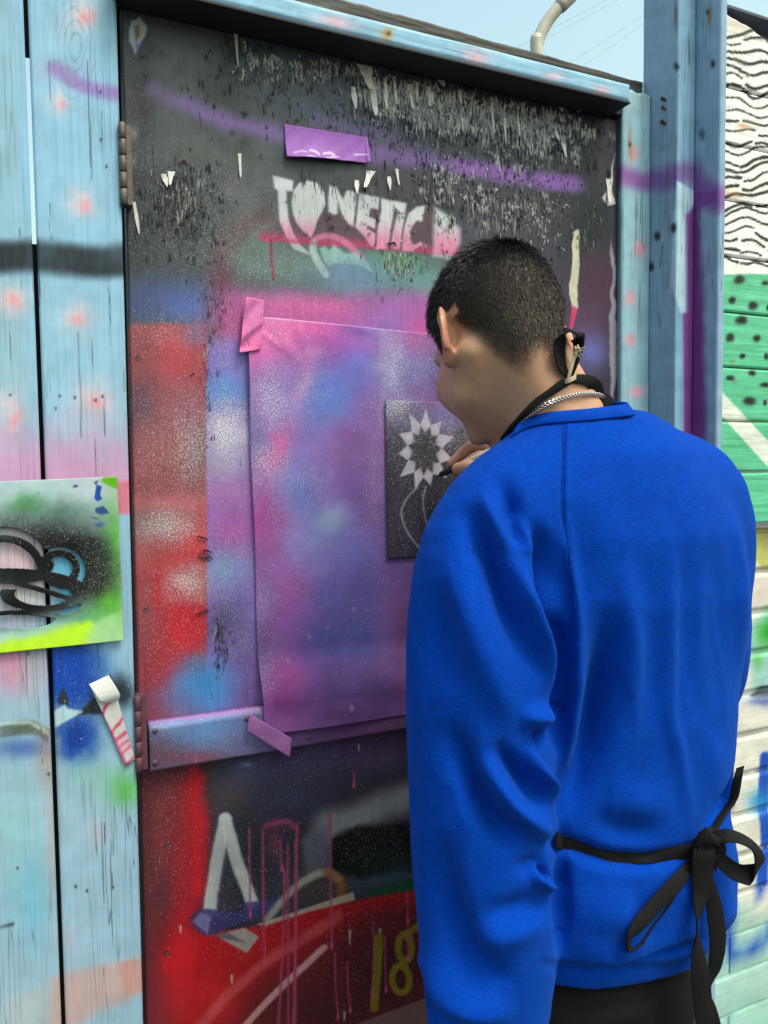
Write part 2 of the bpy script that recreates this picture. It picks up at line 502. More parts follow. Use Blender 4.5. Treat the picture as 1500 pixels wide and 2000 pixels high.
# ------------------------------------------------------------------ left fence: upright light blue boards
fence = empty("board_fence", (0.0, 0.0, 0.0), "light blue upright board fence left of the dark door, with pink spray dots", "fence")
BLUE = (147, 196, 232)
def paint_board(V):
    p = Paint(V, BLUE)
    X, Y = p.X, p.Y
    left = sstep(64, 44, X + (Y - 750) * -0.0375)
    p.mix(np.arange(len(X)), left * 0.7, (146, 188, 214))
    p.mix(np.arange(len(X)), sstep(380, 780, Y) * 0.45, (160, 198, 224))
    p.blob(110, 90, 60, 90, (150, 192, 218), 0.5)
    # violet arc and dark horizontal band
    p.line([(105, 132), (150, 162), (190, 176), (240, 186)], 13, (150, 118, 198), 0.85, 11)
    p.blob(120, 140, 60, 18, (170, 160, 215), 0.35)
    p.line([(-40, 505), (60, 500), (140, 508), (200, 512), (262, 506)], 30, (34, 44, 54), 0.97, 14, 3)
    p.blob(236, 500, 22, 30, (70, 90, 105), 0.5)
    for x, y, rx, ry, r in ((160, 32, 24, 30, .6), (116, 199, 17, 17, 0), (160, 396, 22, 26, .6), (22, 585, 30, 24, 0), (148, 622, 26, 24, 0),
                            (183, 782, 34, 30, .4), (22, 812, 22, 40, 0), (190, 1624, 26, 28, 0), (131, 1833, 17, 28, 0)):
        p.blob(x, y, rx * 1.25, ry * 1.25, (232, 206, 220), 0.75, r, 16)
        p.blob(x + 6, y + 5, rx * .55, ry * .55, (238, 158, 170), 0.75, r + .5, 9)
    # lilac and rose mist above the green card
    p.mix(np.arange(len(X)), 0.85 * sstep(770, 925, Y + 30 * p.j1) * sstep(1010, 990, Y), (214, 156, 206))
    p.blob(150, 960, 120, 50, (206, 150, 180), 0.5)
    p.poly([(228, 940), (262, 940), (262, 1004), (230, 1004)], (214, 120, 140), 0.85, 3)
    p.mix(np.arange(len(X)), sstep(1004, 1010, Y) * sstep(1400, 1300, Y), (152, 194, 226)); p.mix(np.arange(len(X)), .7 * sstep(1350, 1600, Y), (158, 192, 222))
    # what was sprayed through the card onto the boards
    p.blob(40, 1110, 80, 100, (214, 186, 200), 0.95, 0, 6, 4)
    p.blob(138, 1120, 44, 90, (96, 184, 232), 1.0, 0, 4, 4)
    p.blob(40, 1165, 60, 22, (196, 214, 218), 0.6)
    # lower boards
    p.blob(20, 1290, 40, 60, (222, 128, 176), 0.85)
    p.blob(60, 1300, 60, 60, (206, 160, 172), 0.6)
    b2 = X + (Y - 1500) * -0.027 > 98
    i2 = np.nonzero(b2 & (Y > 1240) & (Y < 1560))[0]
    q = Paint.__new__(Paint)
    def only(ix, fn):
        s0 = p.C.copy(); fn(); k = np.ones(len(X), bool); k[ix] = False; p.C[k] = s0[k]
    def blue2():
        p.blob(140, 1325, 72, 80, (12, 66, 172), 1.0, 0, 12, 3)
        p.blob(128, 1300, 60, 60, (14, 74, 186), 0.9, 0, 12, 3)
        p.blob(150, 1440, 50, 52, (14, 62, 168), 1.0, 0, 12, 3)
        p.blob(236, 1352, 30, 32, (28, 44, 54), 0.95, 0, 6, 3)
        p.poly([(214, 1316), (226, 1340), (232, 1396), (150, 1394), (176, 1368), (200, 1350)], (38, 46, 48), 0.95, 3, 4)
        p.poly([(118, 1350), (126, 1344), (136, 1378), (112, 1374)], (44, 50, 56), 0.95, 2, 2)
        p.poly([(104, 1390), (126, 1376), (132, 1384), (164, 1389), (106, 1422)], (188, 222, 234), 0.95, 2)
    only(i2, blue2)
    def band1():
        p.line([(-30, 1430), (20, 1425), (60, 1422), (98, 1440)], 12, (92, 100, 92), 0.9, 5, 4)
        p.blob(40, 1460, 70, 20, (60, 92, 178), 0.8)
        p.poly([(-20, 1410), (58, 1408), (92, 1424), (100, 1440), (58, 1414), (-20, 1418)], (190, 214, 206), 0.8, 2)
    only(np.nonzero(~b2)[0], band1)
    p.blob(245, 1542, 36, 36, (92, 190, 86), 0.85)
    p.blob(190, 1520, 50, 40, (140, 206, 170), 0.4)
    p.blob(90, 1480, 24, 60, (190, 140, 120), 0.5)
    p.blob(65, 1750, 42, 90, (110, 192, 226), 0.7)
    p.blob(30, 1620, 70, 120, (150, 204, 218), 0.5)
    p.poly([(100, 1912), (180, 1888), (290, 1868), (300, 1926), (240, 1956), (170, 1990), (95, 2040)], (206, 164, 160), 0.75, 14, 6)
    p.poly([(230, 1880), (300, 1868), (300, 1930), (244, 1948)], (208, 140, 128), 0.5, 6)
    p.poly([(-20, 1960), (90, 1925), (110, 2040), (-20, 2040)], (196, 196, 196), 0.5, 14)
    p.blob(100, 1640, 14, 140, (200, 160, 150), 0.4)
    rs = random.Random(int(V[:, 0].mean() * 1e4))
    xs0, xs1 = V[:, 0].min(), V[:, 0].max()
    for _ in range(15):
        xw_ = rs.uniform(xs0, xs1); z0_ = rs.uniform(.6, 2.0); L_ = rs.choice((.03, .05, .08, .14, .3))
        q = [proj(np.array([[xw_ + rs.uniform(-.0012, .0012), 0, z0_ + L_ * t]])) for t in (0, .33, .66, 1)]
        p.line([(float(u[0]), float(v_[0])) for u, v_ in q], rs.uniform(.5, 1.3), (40, 58, 72), rs.uniform(.35, .8), .9, .6)
    for kx_, ky_, kr in ((146, 92, 17), (168, 1352, 9)):
        rr_ = np.hypot((X - kx_ + 4 * p.j1) / 1.0, (Y - ky_ + 6 * p.j2) / 2.4)
        w_ = np.exp(-(np.sin(rr_ * .30 + .8 * p.j1) / .35) ** 2) * np.exp(-(rr_ / (kr * 2.6)) ** 2) * .32
        p.mix(np.arange(len(X)), w_, (70, 100, 124))
    p.smudge(0.05, 45)
    p.mix(np.arange(len(X)), .35 * sstep(.15, .7, fbm(X / 70, Y / 160, 19)), (132, 172, 198))
    p.speck(230, 960, 60, 60, .12); p.speck(170, 1370, 120, 120, .14)
    # nail holes and knots, rubbed-in dirt
    for x, y in ((116, 773), (146, 776), (109, 797), (188, 782), (200, 774), (20, 772), (196, 180), (170, 1740), (148, 1732), (220, 1734), (26, 1804), (54, 1276), (34, 1695), (198, 273), (208, 325), (96, 1512)):
        p.blob(x, y, 2.6, 3.2, (24, 28, 30), .95, 0, 2, 3)
    return p
def wood_relief(seed, k=0.0007):
    def f(X, Z):
        return k * fbm(X * 160, Z * 6, seed, 3) + 0.0012 * fbm(X * 6, Z * 3, seed + 3, 2)
    return f
zrow = np.concatenate([[0.02, 0.3], steps(0.58, 2.22, 0.0026)])
slab("board", np.concatenate([[-0.135, -0.08], steps(-0.045, 0.0095, 0.0016)]), zrow, 0.0, 0.022, paint_board, M_BOARD, fence, wood_relief(1), 0.003)
slab("board", steps(0.0150, 0.1215, 0.0016), zrow, 0.001, 0.022, paint_board, M_BOARD, fence, wood_relief(2), 0.003,
     xw=lambda X, Z: X + (X - 0.015) / 0.106 * (0.0045 * (Z - 1.41)))
slab("board", steps(-0.285, -0.142, 0.01), np.concatenate([[0.02], steps(0.58, 2.22, 0.02)]), 0.001, 0.022, paint_board, M_BOARD, fence, None, 0.003)
for z0, z1 in ((0.35, 0.45), (1.966, 2.06)):
    box("rail", -0.3, 0.115, 0.0245, 0.065, z0, z1, M_DARKWOOD, fence)
box("backing_board", -0.28, 0.115, 0.030, 0.045, 0.5, 1.708, M_DARKWOOD, fence, 0)
# ------------------------------------------------------------------ the painted door
DY = 0.018
door = empty("door", (0.56, DY, 0.0), "tall plywood door covered in layered pink, purple, black and red graffiti", "door")
def L4(*q): return [(500 + .28 * x, 320 + .28 * y) for x, y in q]
def paint_door(V):
    p = Paint(V, (72, 81, 92))
    X, Y = p.X, p.Y
    A = np.arange(len(X))
    n1 = fbm(X / 90, Y / 90, 11); n2 = fbm(X / 35, Y / 35, 12)
    # ---- dark upper field
    p.mix(A, sstep(520, 800, X), (68, 74, 90)); p.mix(A, 0.8 * sstep(860, 1150, X), (56, 54, 68))
    p.blob(330, 130, 120, 120, (94, 100, 106), 0.8, 0, 20); p.blob(280, 230, 26, 110, (48, 48, 58), 0.8, 0, 14)
    p.blob(700, 225, 190, 50, (84, 96, 122), 0.75, .2, 20); p.blob(500, 100, 60, 34, (64, 88, 108), 0.7)
    p.blob(860, 215, 120, 40, (66, 80, 102), .7, .2)
    p.blob(395, 300, 130, 50, (92, 100, 98), .7, 0, 20); p.blob(470, 60, 90, 30, (88, 94, 96), .5)
    p.blob(1145, 430, 46, 80, (24, 40, 40), 0.9, 0, 12); p.blob(1060, 400, 60, 50, (52, 56, 62), 0.6)
    p.blob(1170, 560, 50, 90, (80, 48, 72), 0.85, 0, 12); p.blob(1135, 640, 60, 70, (92, 62, 96), .8)
    p.blob(1155, 690, 36, 42, (108, 116, 196), 0.9, 0, 8); p.blob(1180, 780, 40, 80, (64, 50, 74), .8)
    p.blob(350, 430, 110, 110, (58, 60, 66), 0.8, 0, 24); p.blob(265, 480, 40, 90, (54, 58, 62), .7)
    p.blob(470, 370, 60, 50, (104, 100, 104), .6, 0, 20)
    p.blob(820, 370, 130, 34, (74, 66, 74), .75, .2, 14); p.blob(1010, 420, 90, 60, (92, 84, 92), .6, 0, 14)
    p.mix(A, sstep(560, 380, Y) * (.30 * sstep(-.1, .5, n1) + .2 * sstep(0, .5, n2)), (38, 40, 46))
    p.mix(A, .5 * np.exp(-((X - 960) / 230) ** 2 - ((Y - 250) / 110) ** 2), (44, 46, 56))
    # violet ribbon across
    rib = [(300, 172), (350, 196), (430, 232), (520, 256), (640, 284), (760, 303), (880, 322), (1000, 343), (1070, 353), (1128, 362)]
    p.line(rib, 15, (140, 104, 192), 0.68, 14.5, 6)
    p.blob(320, 175, 40, 30, (86, 92, 98), .5)
    p.line([(620, 236), (720, 262), (820, 292)], 16, (120, 100, 168), 0.5, 15, 6)
    p.line([(900, 325), (1000, 343), (1070, 353), (1120, 361)], 14, (150, 96, 192), 0.7, 12, 3)
    # green-grey mist, claret patch
    p.blob(500, 480, 90, 80, (98, 124, 118), 0.85, -.5, 18); p.blob(580, 520, 100, 40, (104, 128, 130), .8)
    p.poly([(520, 396), (440, 440), (414, 470), (410, 560), (450, 600), (450, 500), (500, 450), (540, 436)], (104, 52, 70), 0.4, 16, 14)
    p.blob(430, 560, 26, 60, (106, 58, 76), .75)
    # blue mist left
    p.blob(320, 585, 90, 44, (76, 92, 150), 0.9, 0, 14); p.blob(370, 600, 44, 30, (86, 116, 196), .8); p.blob(270, 600, 40, 40, (72, 80, 124), .8)
    # teal / blue field right of centre
    p.blob(760, 530, 120, 56, (104, 150, 142), 0.9, .1, 14); p.blob(690, 548, 80, 46, (104, 138, 172), 0.9); p.blob(840, 560, 60, 40, (112, 154, 160), .8)
    p.blob(780, 505, 50, 24, (96, 140, 110), .7)
    # pink band behind the sheet
    p.mix(A, 0.9 * sstep(548, 602, Y - 16 * n1 - 0.05 * (X - 600)) * sstep(415, 470, X + 20 * n2) * sstep(900, 700, Y) * sstep(1040, 930, X + 20 * n2), (186, 96, 176))
    p.blob(600, 600, 120, 26, (214, 96, 172), .8); p.blob(760, 640, 60, 60, (138, 112, 196), .7); p.blob(820, 600, 60, 26, (170, 104, 184), .7)
    p.blob(450, 640, 50, 60, (196, 92, 160), .8); p.blob(830, 650, 40, 40, (206, 90, 170), .8)
    # ---- left column in reds
    lc = sstep(627, 640, Y + 6 * n2) * sstep(408, 404, X + 2 * n2)
    p.mix(A, lc, (146, 76, 88))
    iL = np.nonzero(lc > 0.02)[0]
    s0 = p.C.copy()
    p.blob(345, 690, 70, 70, (190, 70, 84), .9, 0, 14); p.blob(275, 700, 34, 80, (138, 74, 82), .7); p.blob(275, 800, 44, 70, (92, 72, 94), .8, 0, 14)
    p.blob(360, 800, 60, 60, (146, 84, 110), .7); p.blob(300, 880, 60, 60, (150, 84, 92), .7); p.blob(390, 880, 40, 70, (110, 96, 106), .6)
    p.line([(250, 982), (330, 984), (410, 990)], 16, (190, 104, 118), .75, 13, 4)
    p.blob(320, 1030, 90, 32, (140, 122, 126), .85, 0, 10); p.blob(270, 1030, 40, 60, (126, 98, 100), .6)
    p.blob(390, 1060, 42, 60, (206, 56, 70), .9, .3, 12); p.blob(320, 1110, 50, 40, (196, 34, 52), .9, -.6, 12); p.blob(290, 1090, 50, 30, (168, 96, 92), .6)
    p.blob(362, 1140, 56, 36, (172, 140, 146), .8, -.2, 12); p.blob(300, 1160, 40, 60, (170, 66, 74), .7)
    p.poly([(298, 1120), (312, 1120), (316, 1190), (304, 1200)], (196, 30, 48), .8, 6, 5)
    p.blob(360, 1230, 60, 80, (196, 34, 50), .95, 0, 12, 3); p.blob(285, 1240, 30, 130, (138, 68, 80), .8); p.blob(300, 1340, 50, 60, (140, 50, 66), .8)
    p.blob(330, 1300, 40, 60, (176, 40, 56), .8)
    k = np.ones(len(X), bool); k[iL] = False; p.C[k] = s0[k]
    # ---- strip between the reds and the sheet
    rc = sstep(402, 408, X + 2 * n2) * sstep(640, 690, Y + 10 * n2) * sstep(560, 530, X) * sstep(1420, 1400, Y)
    p.mix(A, rc, (140, 110, 190)); s0 = p.C.copy()
    p.blob(445, 700, 60, 40, (128, 110, 200), .9); p.blob(440, 765, 56, 40, (84, 142, 216), .95, 0, 8); p.blob(450, 850, 60, 50, (170, 170, 206), .95)
    p.blob(440, 910, 60, 40, (160, 150, 190), .9); p.blob(450, 965, 60, 34, (168, 112, 180), .9); p.blob(455, 1040, 60, 50, (166, 88, 168), .95)
    p.blob(440, 1115, 50, 44, (124, 152, 204), .95); p.blob(470, 1180, 40, 40, (120, 110, 190), .9); p.blob(440, 1220, 46, 50, (80, 74, 116), .85)
    p.blob(470, 1290, 50, 60, (108, 90, 160), .9); p.blob(490, 1370, 40, 50, (120, 90, 160), .9)
    k = np.nonzero(rc < 0.02)[0]; p.C[k] = s0[k]
    p.blob(385, 650, 26, 34, (116, 104, 160), .7)
    p.blob(394, 1342, 66, 62, (70, 142, 214), 1.0, 0, 10, 3); p.blob(340, 1375, 50, 34, (104, 122, 190), .8); p.blob(300, 1385, 36, 30, (140, 70, 100), .7)
    # ---- lettering
    lt = lambda a, b, f=0: (lambda x, y: 1 - f * sstep(a, b, y))
    p.poly(L4((30, 485), (150, 420), (240, 360), (600, 330), (1230, 300), (1250, 625), (830, 590), (600, 570), (330, 548), (60, 530)), (90, 66, 82), 0.8, 9, 3)
    yedge = lambda X: 320 + .28 * (528 + 0.075 * (X - 500) / .28)
    def band(x, y): return np.exp(-((y - (yedge(x) - 4)) / 11) ** 2) * (y < yedge(x) + 2.5)
    p.poly([(505, 440), (900, 440), (900, 520), (505, 520)], (196, 60, 112), 0.75, 6, 2, band)
    WH, PK, TL = (206, 212, 222), (214, 124, 166), (150, 190, 194)
    def letter(q, soft=3.0):
        p.poly(q, WH, 0.92, soft, 1.5)
        p.poly(q, PK, 0.9, soft, 1.5, lambda x, y: sstep(410, 468, y - 0.06 * (x - 560)))
        p.poly(q, TL, 0.9, soft, 1.0, lambda x, y: (y > yedge(x) + 3) * 1.0)
    letter(L4((118, 82), (262, 118), (260, 190), (214, 190), (214, 270), (228, 380), (255, 470), (305, 565), (372, 628), (320, 612), (268, 590), (235, 545), (195, 470), (165, 390), (155, 280), (150, 182), (126, 172)))
    letter(L4((300, 135), (360, 115), (430, 135), (475, 200), (485, 280), (455, 340), (425, 400), (405, 470), (385, 515), (340, 480), (290, 420), (258, 350), (245, 270), (262, 190)))
    letter(L4((512, 155), (560, 158), (606, 245), (630, 185), (705, 195), (700, 300), (682, 440), (648, 420), (612, 375), (588, 310), (572, 262), (574, 345), (545, 355), (502, 335), (500, 240)))
    letter(L4((722, 200), (862, 238), (852, 322), (800, 310), (792, 372), (836, 388), (830, 450), (780, 430), (776, 452), (835, 490), (826, 560), (806, 572), (755, 500), (692, 440), (706, 330)))
    letter(L4((868, 240), (1050, 275), (1042, 345), (965, 335), (946, 470), (920, 590), (838, 590), (848, 440), (870, 330)))
    letter(L4((985, 345), (1048, 350), (1024, 480), (1004, 592), (938, 588), (958, 470)))
    letter(L4((1185, 290), (1120, 300), (1066, 340), (1034, 430), (1018, 540), (1026, 600), (1090, 604), (1150, 560), (1160, 590), (1150, 545), (1096, 570), (1072, 520), (1088, 440), (1120, 395), (1160, 400)))
    letter(L4((1240, 300), (1330, 355), (1425, 455), (1420, 560), (1340, 655), (1240, 640)), 7)
    for q in (((712, 215), (700, 330), (688, 430)), ((858, 330), (846, 440), (832, 570)), ((962, 345), (944, 470), (926, 590)), ((1048, 350), (1022, 480), (1008, 592)), ((866, 240), (858, 300))):
        p.line(L4(*q), 2.0, (88, 80, 92), .75, 1.6, 1)
    p.line(L4((490, 770), (430, 680), (400, 600), (402, 548), (440, 512), (530, 505), (620, 545), (690, 610), (740, 660)), 6, (206, 120, 160), .8, 3)
    p.line(L4((490, 770), (430, 680), (398, 600), (402, 556)), 7, (156, 194, 198), .9, 3)
    p.poly(L4((445, 592), (480, 572), (510, 602), (545, 566), (590, 590), (620, 622), (700, 622), (770, 680), (825, 765), (700, 700), (560, 694), (505, 720), (462, 650)), (150, 192, 196), .85, 4, 2)
    p.blob(682, 530, 44, 22, (106, 136, 170), .8)
    p.line([(528, 468), (530, 500), (534, 545)], 3.2, (132, 50, 84), .85, 1.5)
    p.line([(512, 462), (560, 470), (640, 478)], 4, (150, 56, 92), .5, 4)
    # cream scars where the film is gone
    CR = (206, 204, 184)
    p.poly([(1118, 452), (1130, 448), (1134, 500), (1128, 560), (1130, 600), (1118, 610), (1112, 560), (1120, 500)], CR, 1, 1.5, 4)
    p.poly([(1118, 596), (1128, 600), (1122, 628), (1114, 660), (1112, 640)], (214, 60, 110), .9, 1.5, 2)
    p.poly([(1194, 470), (1202, 500), (1200, 560), (1206, 640), (1204, 740), (1196, 800), (1190, 700), (1192, 600), (1194, 520)], (150, 148, 162), .95, 2, 5)
    p.poly([(1186, 372), (1194, 340), (1200, 300), (1196, 370), (1200, 400), (1186, 404), (1178, 385)], (204, 202, 200), 1, 1.5, 4)
    p.poly([(256, 40), (272, 34), (286, 52), (278, 80), (264, 106), (254, 80)], (176, 188, 200), .95, 3, 6)
    p.poly([(262, 52), (270, 48), (272, 70), (266, 84)], (110, 84, 84), .8, 3, 3); p.poly([(264, 86), (272, 84), (266, 104)], (84, 136, 206), .9, 2, 2)
    p.blob(262, 262, 8, 14, (150, 150, 156), .6); p.blob(258, 318, 6, 12, (160, 150, 156), .5)
    # ---- below the ledge
    lo = sstep(1462, 1476, Y + 0.166 * (X - 520))
    p.mix(A, lo, (44, 40, 52)); s0 = p.C.copy()
    p.blob(330, 1560, 70, 120, (112, 60, 66), .95, 0, 14); p.blob(300, 1500, 60, 30, (70, 56, 54), .8); p.blob(290, 1700, 30, 300, (84, 44, 52), .9)
    p.poly([(350, 1520), (396, 1500), (408, 1620), (404, 1760), (380, 1800), (420, 1830), (500, 1870), (400, 2040), (320, 2040), (330, 1800)], (170, 26, 38), .9, 26, 14)
    p.line([(378, 1500), (392, 1620), (388, 1740)], 13, (196, 24, 38), .8, 11, 5); p.blob(320, 1640, 34, 140, (128, 46, 60), .8, 0, 14); p.blob(345, 1720, 14, 150, (140, 30, 44), .6); p.blob(350, 1880, 60, 90, (196, 24, 36), .9)
    p.blob(310, 1980, 50, 60, (150, 40, 50), .7)
    p.poly([(405, 1500), (560, 1460), (840, 1400), (840, 1760), (690, 1760), (520, 1810), (408, 1790), (416, 1650)], (54, 52, 70), .95, 12, 6)
    p.blob(450, 1555, 50, 50, (84, 70, 76), .8, 0, 10); p.blob(480, 1500, 60, 30, (70, 80, 112), .8); p.blob(620, 1470, 130, 46, (92, 74, 122), .85, -.16, 12)
    p.blob(560, 1560, 70, 40, (66, 70, 104), .7); p.blob(740, 1460, 90, 34, (96, 64, 110), .8, -.16)
    p.blob(470, 1700, 44, 110, (18, 26, 36), .95); p.blob(540, 1640, 70, 80, (36, 38, 56), .8)
    p.line([(640, 1612), (700, 1596), (760, 1570), (830, 1548)], 26, (150, 152, 160), .8, 22, 5)
    p.poly([(645, 1640), (700, 1612), (840, 1606), (840, 1700), (700, 1716), (650, 1700)], (12, 12, 18), .97, 9, 5)
    p.poly([(590, 1640), (640, 1600), (650, 1610), (644, 1700), (600, 1720)], (96, 100, 116), .8, 10, 5)
    p.blob(770, 1680, 90, 22, (20, 46, 40), .8, -.1); p.poly([(720, 1740), (840, 1710), (840, 1755), (724, 1762)], (10, 74, 44), .9, 8, 4); p.blob(770, 1712, 80, 16, (50, 84, 100), .7, -.2)
    p.blob(620, 1730, 50, 30, (74, 62, 54), .7)
    # red ground at the bottom
    p.poly([(388, 1826), (520, 1806), (600, 1778), (690, 1760), (860, 1728), (860, 2050), (360, 2050)], (172, 20, 30), .96, 4, 2)
    p.mix(A, .92 * sstep(-60, 70, (Y - 1830) + 0.75 * (X - 640) - 0) * lo * sstep(1745, 1800, Y + .1 * (X - 690)), (92, 30, 40))
    p.blob(760, 1900, 110, 80, (58, 22, 32), .9); p.blob(560, 1960, 80, 60, (96, 34, 42), .8); p.blob(640, 1980, 80, 50, (70, 30, 40), .7)
    p.blob(420, 1960, 60, 60, (180, 34, 44), .8)
    p.line([(370, 2030), (440, 1950), (520, 1880), (600, 1830), (660, 1790)], 10, (196, 84, 92), .7, 7, 3)
    p.line([(455, 2030), (520, 1958), (580, 1900), (634, 1850)], 6.5, (206, 160, 170), .85, 3, 1)
    p.poly([(670, 2010), (815, 1955), (860, 1940), (860, 2050), (640, 2050)], (112, 86, 86), .95, 3)
    # white chevron, navy foot and grey tails
    p.line([(440, 1600), (424, 1680), (408, 1786)], 12.5, (190, 196, 202), .92, 4, 1.5); p.line([(440, 1600), (462, 1680), (492, 1762)], 12.5, (194, 200, 204), .92, 4, 1.5); p.blob(440, 1690, 40, 100, (90, 84, 100), .25, 0, 10)
    p.poly([(374, 1790), (392, 1774), (470, 1784), (480, 1762), (560, 1756), (520, 1784), (402, 1828), (380, 1812)], (54, 50, 116), .85, 3, 2)
    p.poly([(376, 1800), (392, 1782), (412, 1790), (406, 1824)], (120, 118, 170), .8, 3)
    p.line([(522, 1796), (560, 1750), (600, 1716), (640, 1704), (660, 1716)], 7, (176, 172, 160), .75, 5, 2); p.line([(640, 1704), (664, 1722), (668, 1750)], 9, (140, 90, 42), .7, 6, 2)
    p.poly([(500, 1806), (560, 1786), (690, 1742), (694, 1758), (600, 1782), (520, 1808)], (176, 160, 150), .9, 2)
    p.poly([(420, 1826), (478, 1812), (506, 1830), (482, 1862)], (150, 146, 146), .95, 2)
    p.poly([(402, 1824), (440, 1818), (480, 1842), (440, 1834)], (70, 66, 80), .7, 3)
    # olive 18
    OL = (124, 112, 24)
    p.line([(740, 1832), (736, 1900), (731, 1968)], 8.5, OL, .9, 2, 1)
    for ex, ey, ew, eh in ((789, 1850, 15, 26), (781, 1912, 19, 27)):
        p.line([(ex + ew * math.cos(t_) + 4 * math.sin(t_ * .5), ey + eh * math.sin(t_)) for t_ in np.linspace(-1.2, 5.2, 14)], 6.5, OL, .9, 2, 1)
    p.line([(790, 1826), (806, 1816), (818, 1806)], 6, OL, .9, 2, 1)
    # pink drips
    for x, y0, y1, w, b in ((487, 1620, 1790, 2.6, 2), (513, 1622, 1882, 3.0, 4), (547, 1640, 1700, 3, 4), (556, 1700, 2030, 3.4, -14), (562, 1650, 2030, 3.0, 2), (578, 1640, 2030, 3.4, -2), (580, 1610, 2030, 3.2, -8),
                            (645, 1590, 1850, 3.2, 3), (691, 1508, 1536, 2.8, 0), (796, 1745, 1802, 2.4, 1), (730, 1800, 1950, 2.4, -2), (752, 1830, 1936, 2.2, 2), (678, 1880, 1976, 2.4, 6), (654, 1860, 1990, 2.4, 6), (796, 1810, 1874, 2.6, 2)):
        p.line([(x, y0), (x + b * .3, (y0 + y1) / 2), (x + b, y1 - 8), (x + b, y1)], w * .85, (168, 66, 108), .72, 1.4, 1.2)
        p.blob(x + b, y1 - 3, w * 1.1, 8, (206, 84, 130), .8, 0, 0, 3)
    p.blob(545, 1612, 34, 12, (130, 60, 96), .55, 0, 10); p.line([(520, 1612), (560, 1604), (582, 1624)], 5, (160, 66, 108), .6, 3, 2); p.blob(536, 1650, 14, 34, (120, 52, 84), .7, 0, 8)
    for x, y, l in ((352, 1815, 9), (683, 1830, 16), (742, 1818, 6), (452, 1912, 9), (672, 1985, 10), (700, 1460, 8)):
        p.poly([(x - 2, y - l), (x + 3, y - l + 2), (x + 2, y + l), (x - 1, y + l - 3)], (190, 186, 176), .8, 1.2, 1)
    k = np.nonzero(lo < .01)[0]; p.C[k] = s0[k]
    p.blob(480, 1494, 14, 6, (120, 142, 176), .8)
    # ---- specks and flaking zones
    for a in ((440, 840, 60, 90, .95), (370, 870, 60, 120, .75), (310, 870, 70, 110, .5), (330, 1030, 90, 50, .8), (365, 1140, 60, 40, .85), (330, 650, 90, 40, .5), (450, 690, 60, 60, .5), (430, 480, 120, 60, .38), (380, 380, 120, 60, .22),
              (520, 520, 110, 40, .4), (560, 590, 130, 36, .35), (450, 1120, 60, 120, .4), (470, 1250, 50, 90, .38), (330, 1250, 80, 120, .3), (470, 1740, 70, 120, .18), (560, 1700, 80, 120, .12), (720, 1640, 80, 50, .22), (700, 1840, 120, 140, .10),
              (330, 1640, 60, 160, .14), (260, 340, 30, 160, .16), (600, 1480, 130, 40, .14)):
        p.speck(*a)
    for a in ((600, 150, 160, 60, .55), (820, 200, 170, 70, .95), (1010, 260, 140, 80, 1.0), (700, 130, 100, 50, .8), (1000, 420, 120, 80, .85), (860, 300, 60, 60, .7), (360, 400, 90, 90, .85), (290, 350, 30, 120, .5), (720, 390, 140, 60, .5),
              (780, 520, 70, 50, .7), (460, 90, 60, 60, .5), (1150, 450, 50, 90, .6), (420, 600, 40, 60, .6), (400, 690, 24, 90, .6), (480, 880, 8, 200, .5), (405, 1240, 30, 60, .5), (430, 1260, 16, 40, .8), (620, 360, 40, 30, .7), (900, 400, 100, 60, .8), (560, 440, 60, 50, .35), (1120, 300, 70, 80, .6), (420, 1330, 30, 50, .4)):
        p.crack(*a)
    p.smudge(0.06, 40); p.smudge(0.04, 9, 77)
    for x, y in ((285, 1192), (270, 700), (325, 1862), (326, 1652), (490, 100)):
        p.blob(x, y, 5, 5, (40, 38, 40), .9, 0, 1, 3); p.blob(x + 1, y + 1, 2.2, 2.2, (120, 112, 110), .9, 0, 0, 3)
    return p
def door_relief(X, Z):
    r = 0.0010 * fbm(X * 5, Z * 3, 31, 2) + 0.00025 * fbm(X * 240, Z * 30, 33, 2)
    return r
zrow = np.concatenate([[0.03, 0.25], steps(0.45, 2.037, 0.0017)])
slab("panel", steps(0.1285, 1.006, 0.0014, 0.0021), zrow, DY, 0.03, paint_door, M_DOOR, door, door_relief, 0.0025,
     xw=lambda X, Z: X + 0.0058 * (Z - 1.405) * np.clip((1.006 - X) / 0.88, 0, 1))
# curled flakes of the old film, thousands of them
def flakes(zones, n, seed, light):
    r = np.random.default_rng(seed)
    V, Fq = [], []
    tot = sum(z[4] for z in zones)
    for z in zones:
        for _ in range(int(n * z[4] / tot)):
            px, py = z[0] + r.normal() * z[2] * .8, z[1] + r.normal() * z[3] * .8
            top = 15 + 0.228 * (px - 240)
            if py < top + 8: py = top + 8 + abs(r.normal()) * 26
            if not (250 < px < 1200): continue
            c0 = W(px, py, DY)
            big = r.random() ** 2.5
            xo = 0.0
            for q in range(1 + int(r.random() ** 2 * (9 if light else 4))):
                c = c0 + np.array((xo, 0, r.normal() * .0022))
                if c[2] > 2.031: c[2] = 2.031
                L = (0.004 + 0.024 * big * (.4 + .9 * r.random()) + .004 * r.random()) * z[5]; w = (0.0006 + 0.0018 * r.random() ** 2) * z[5]
                xo += w + .0003 + .0012 * r.random()
                lift = 0.0008 + 0.0024 * r.random() * z[5]; side = 1 if r.random() < .6 else -1
                k = len(V); tw = r.normal() * 0.0008
                for t, wf, lf in ((0, .25, .1), (.3, .9, .5), (.7, 1, 1), (1, .1, .7)):
                    zc = c[2] - t * L; xc = c[0] + tw * t
                    V.append((xc - w * wf * .5 * side, DY - 0.0004, zc)); V.append((xc + w * wf * .5 * side, DY - 0.0004 - lift * lf, zc))
                for s in range(3): Fq.append((k + 2 * s, k + 2 * s + 1, k + 2 * s + 3, k + 2 * s + 2))
    return np.array(V), Fq
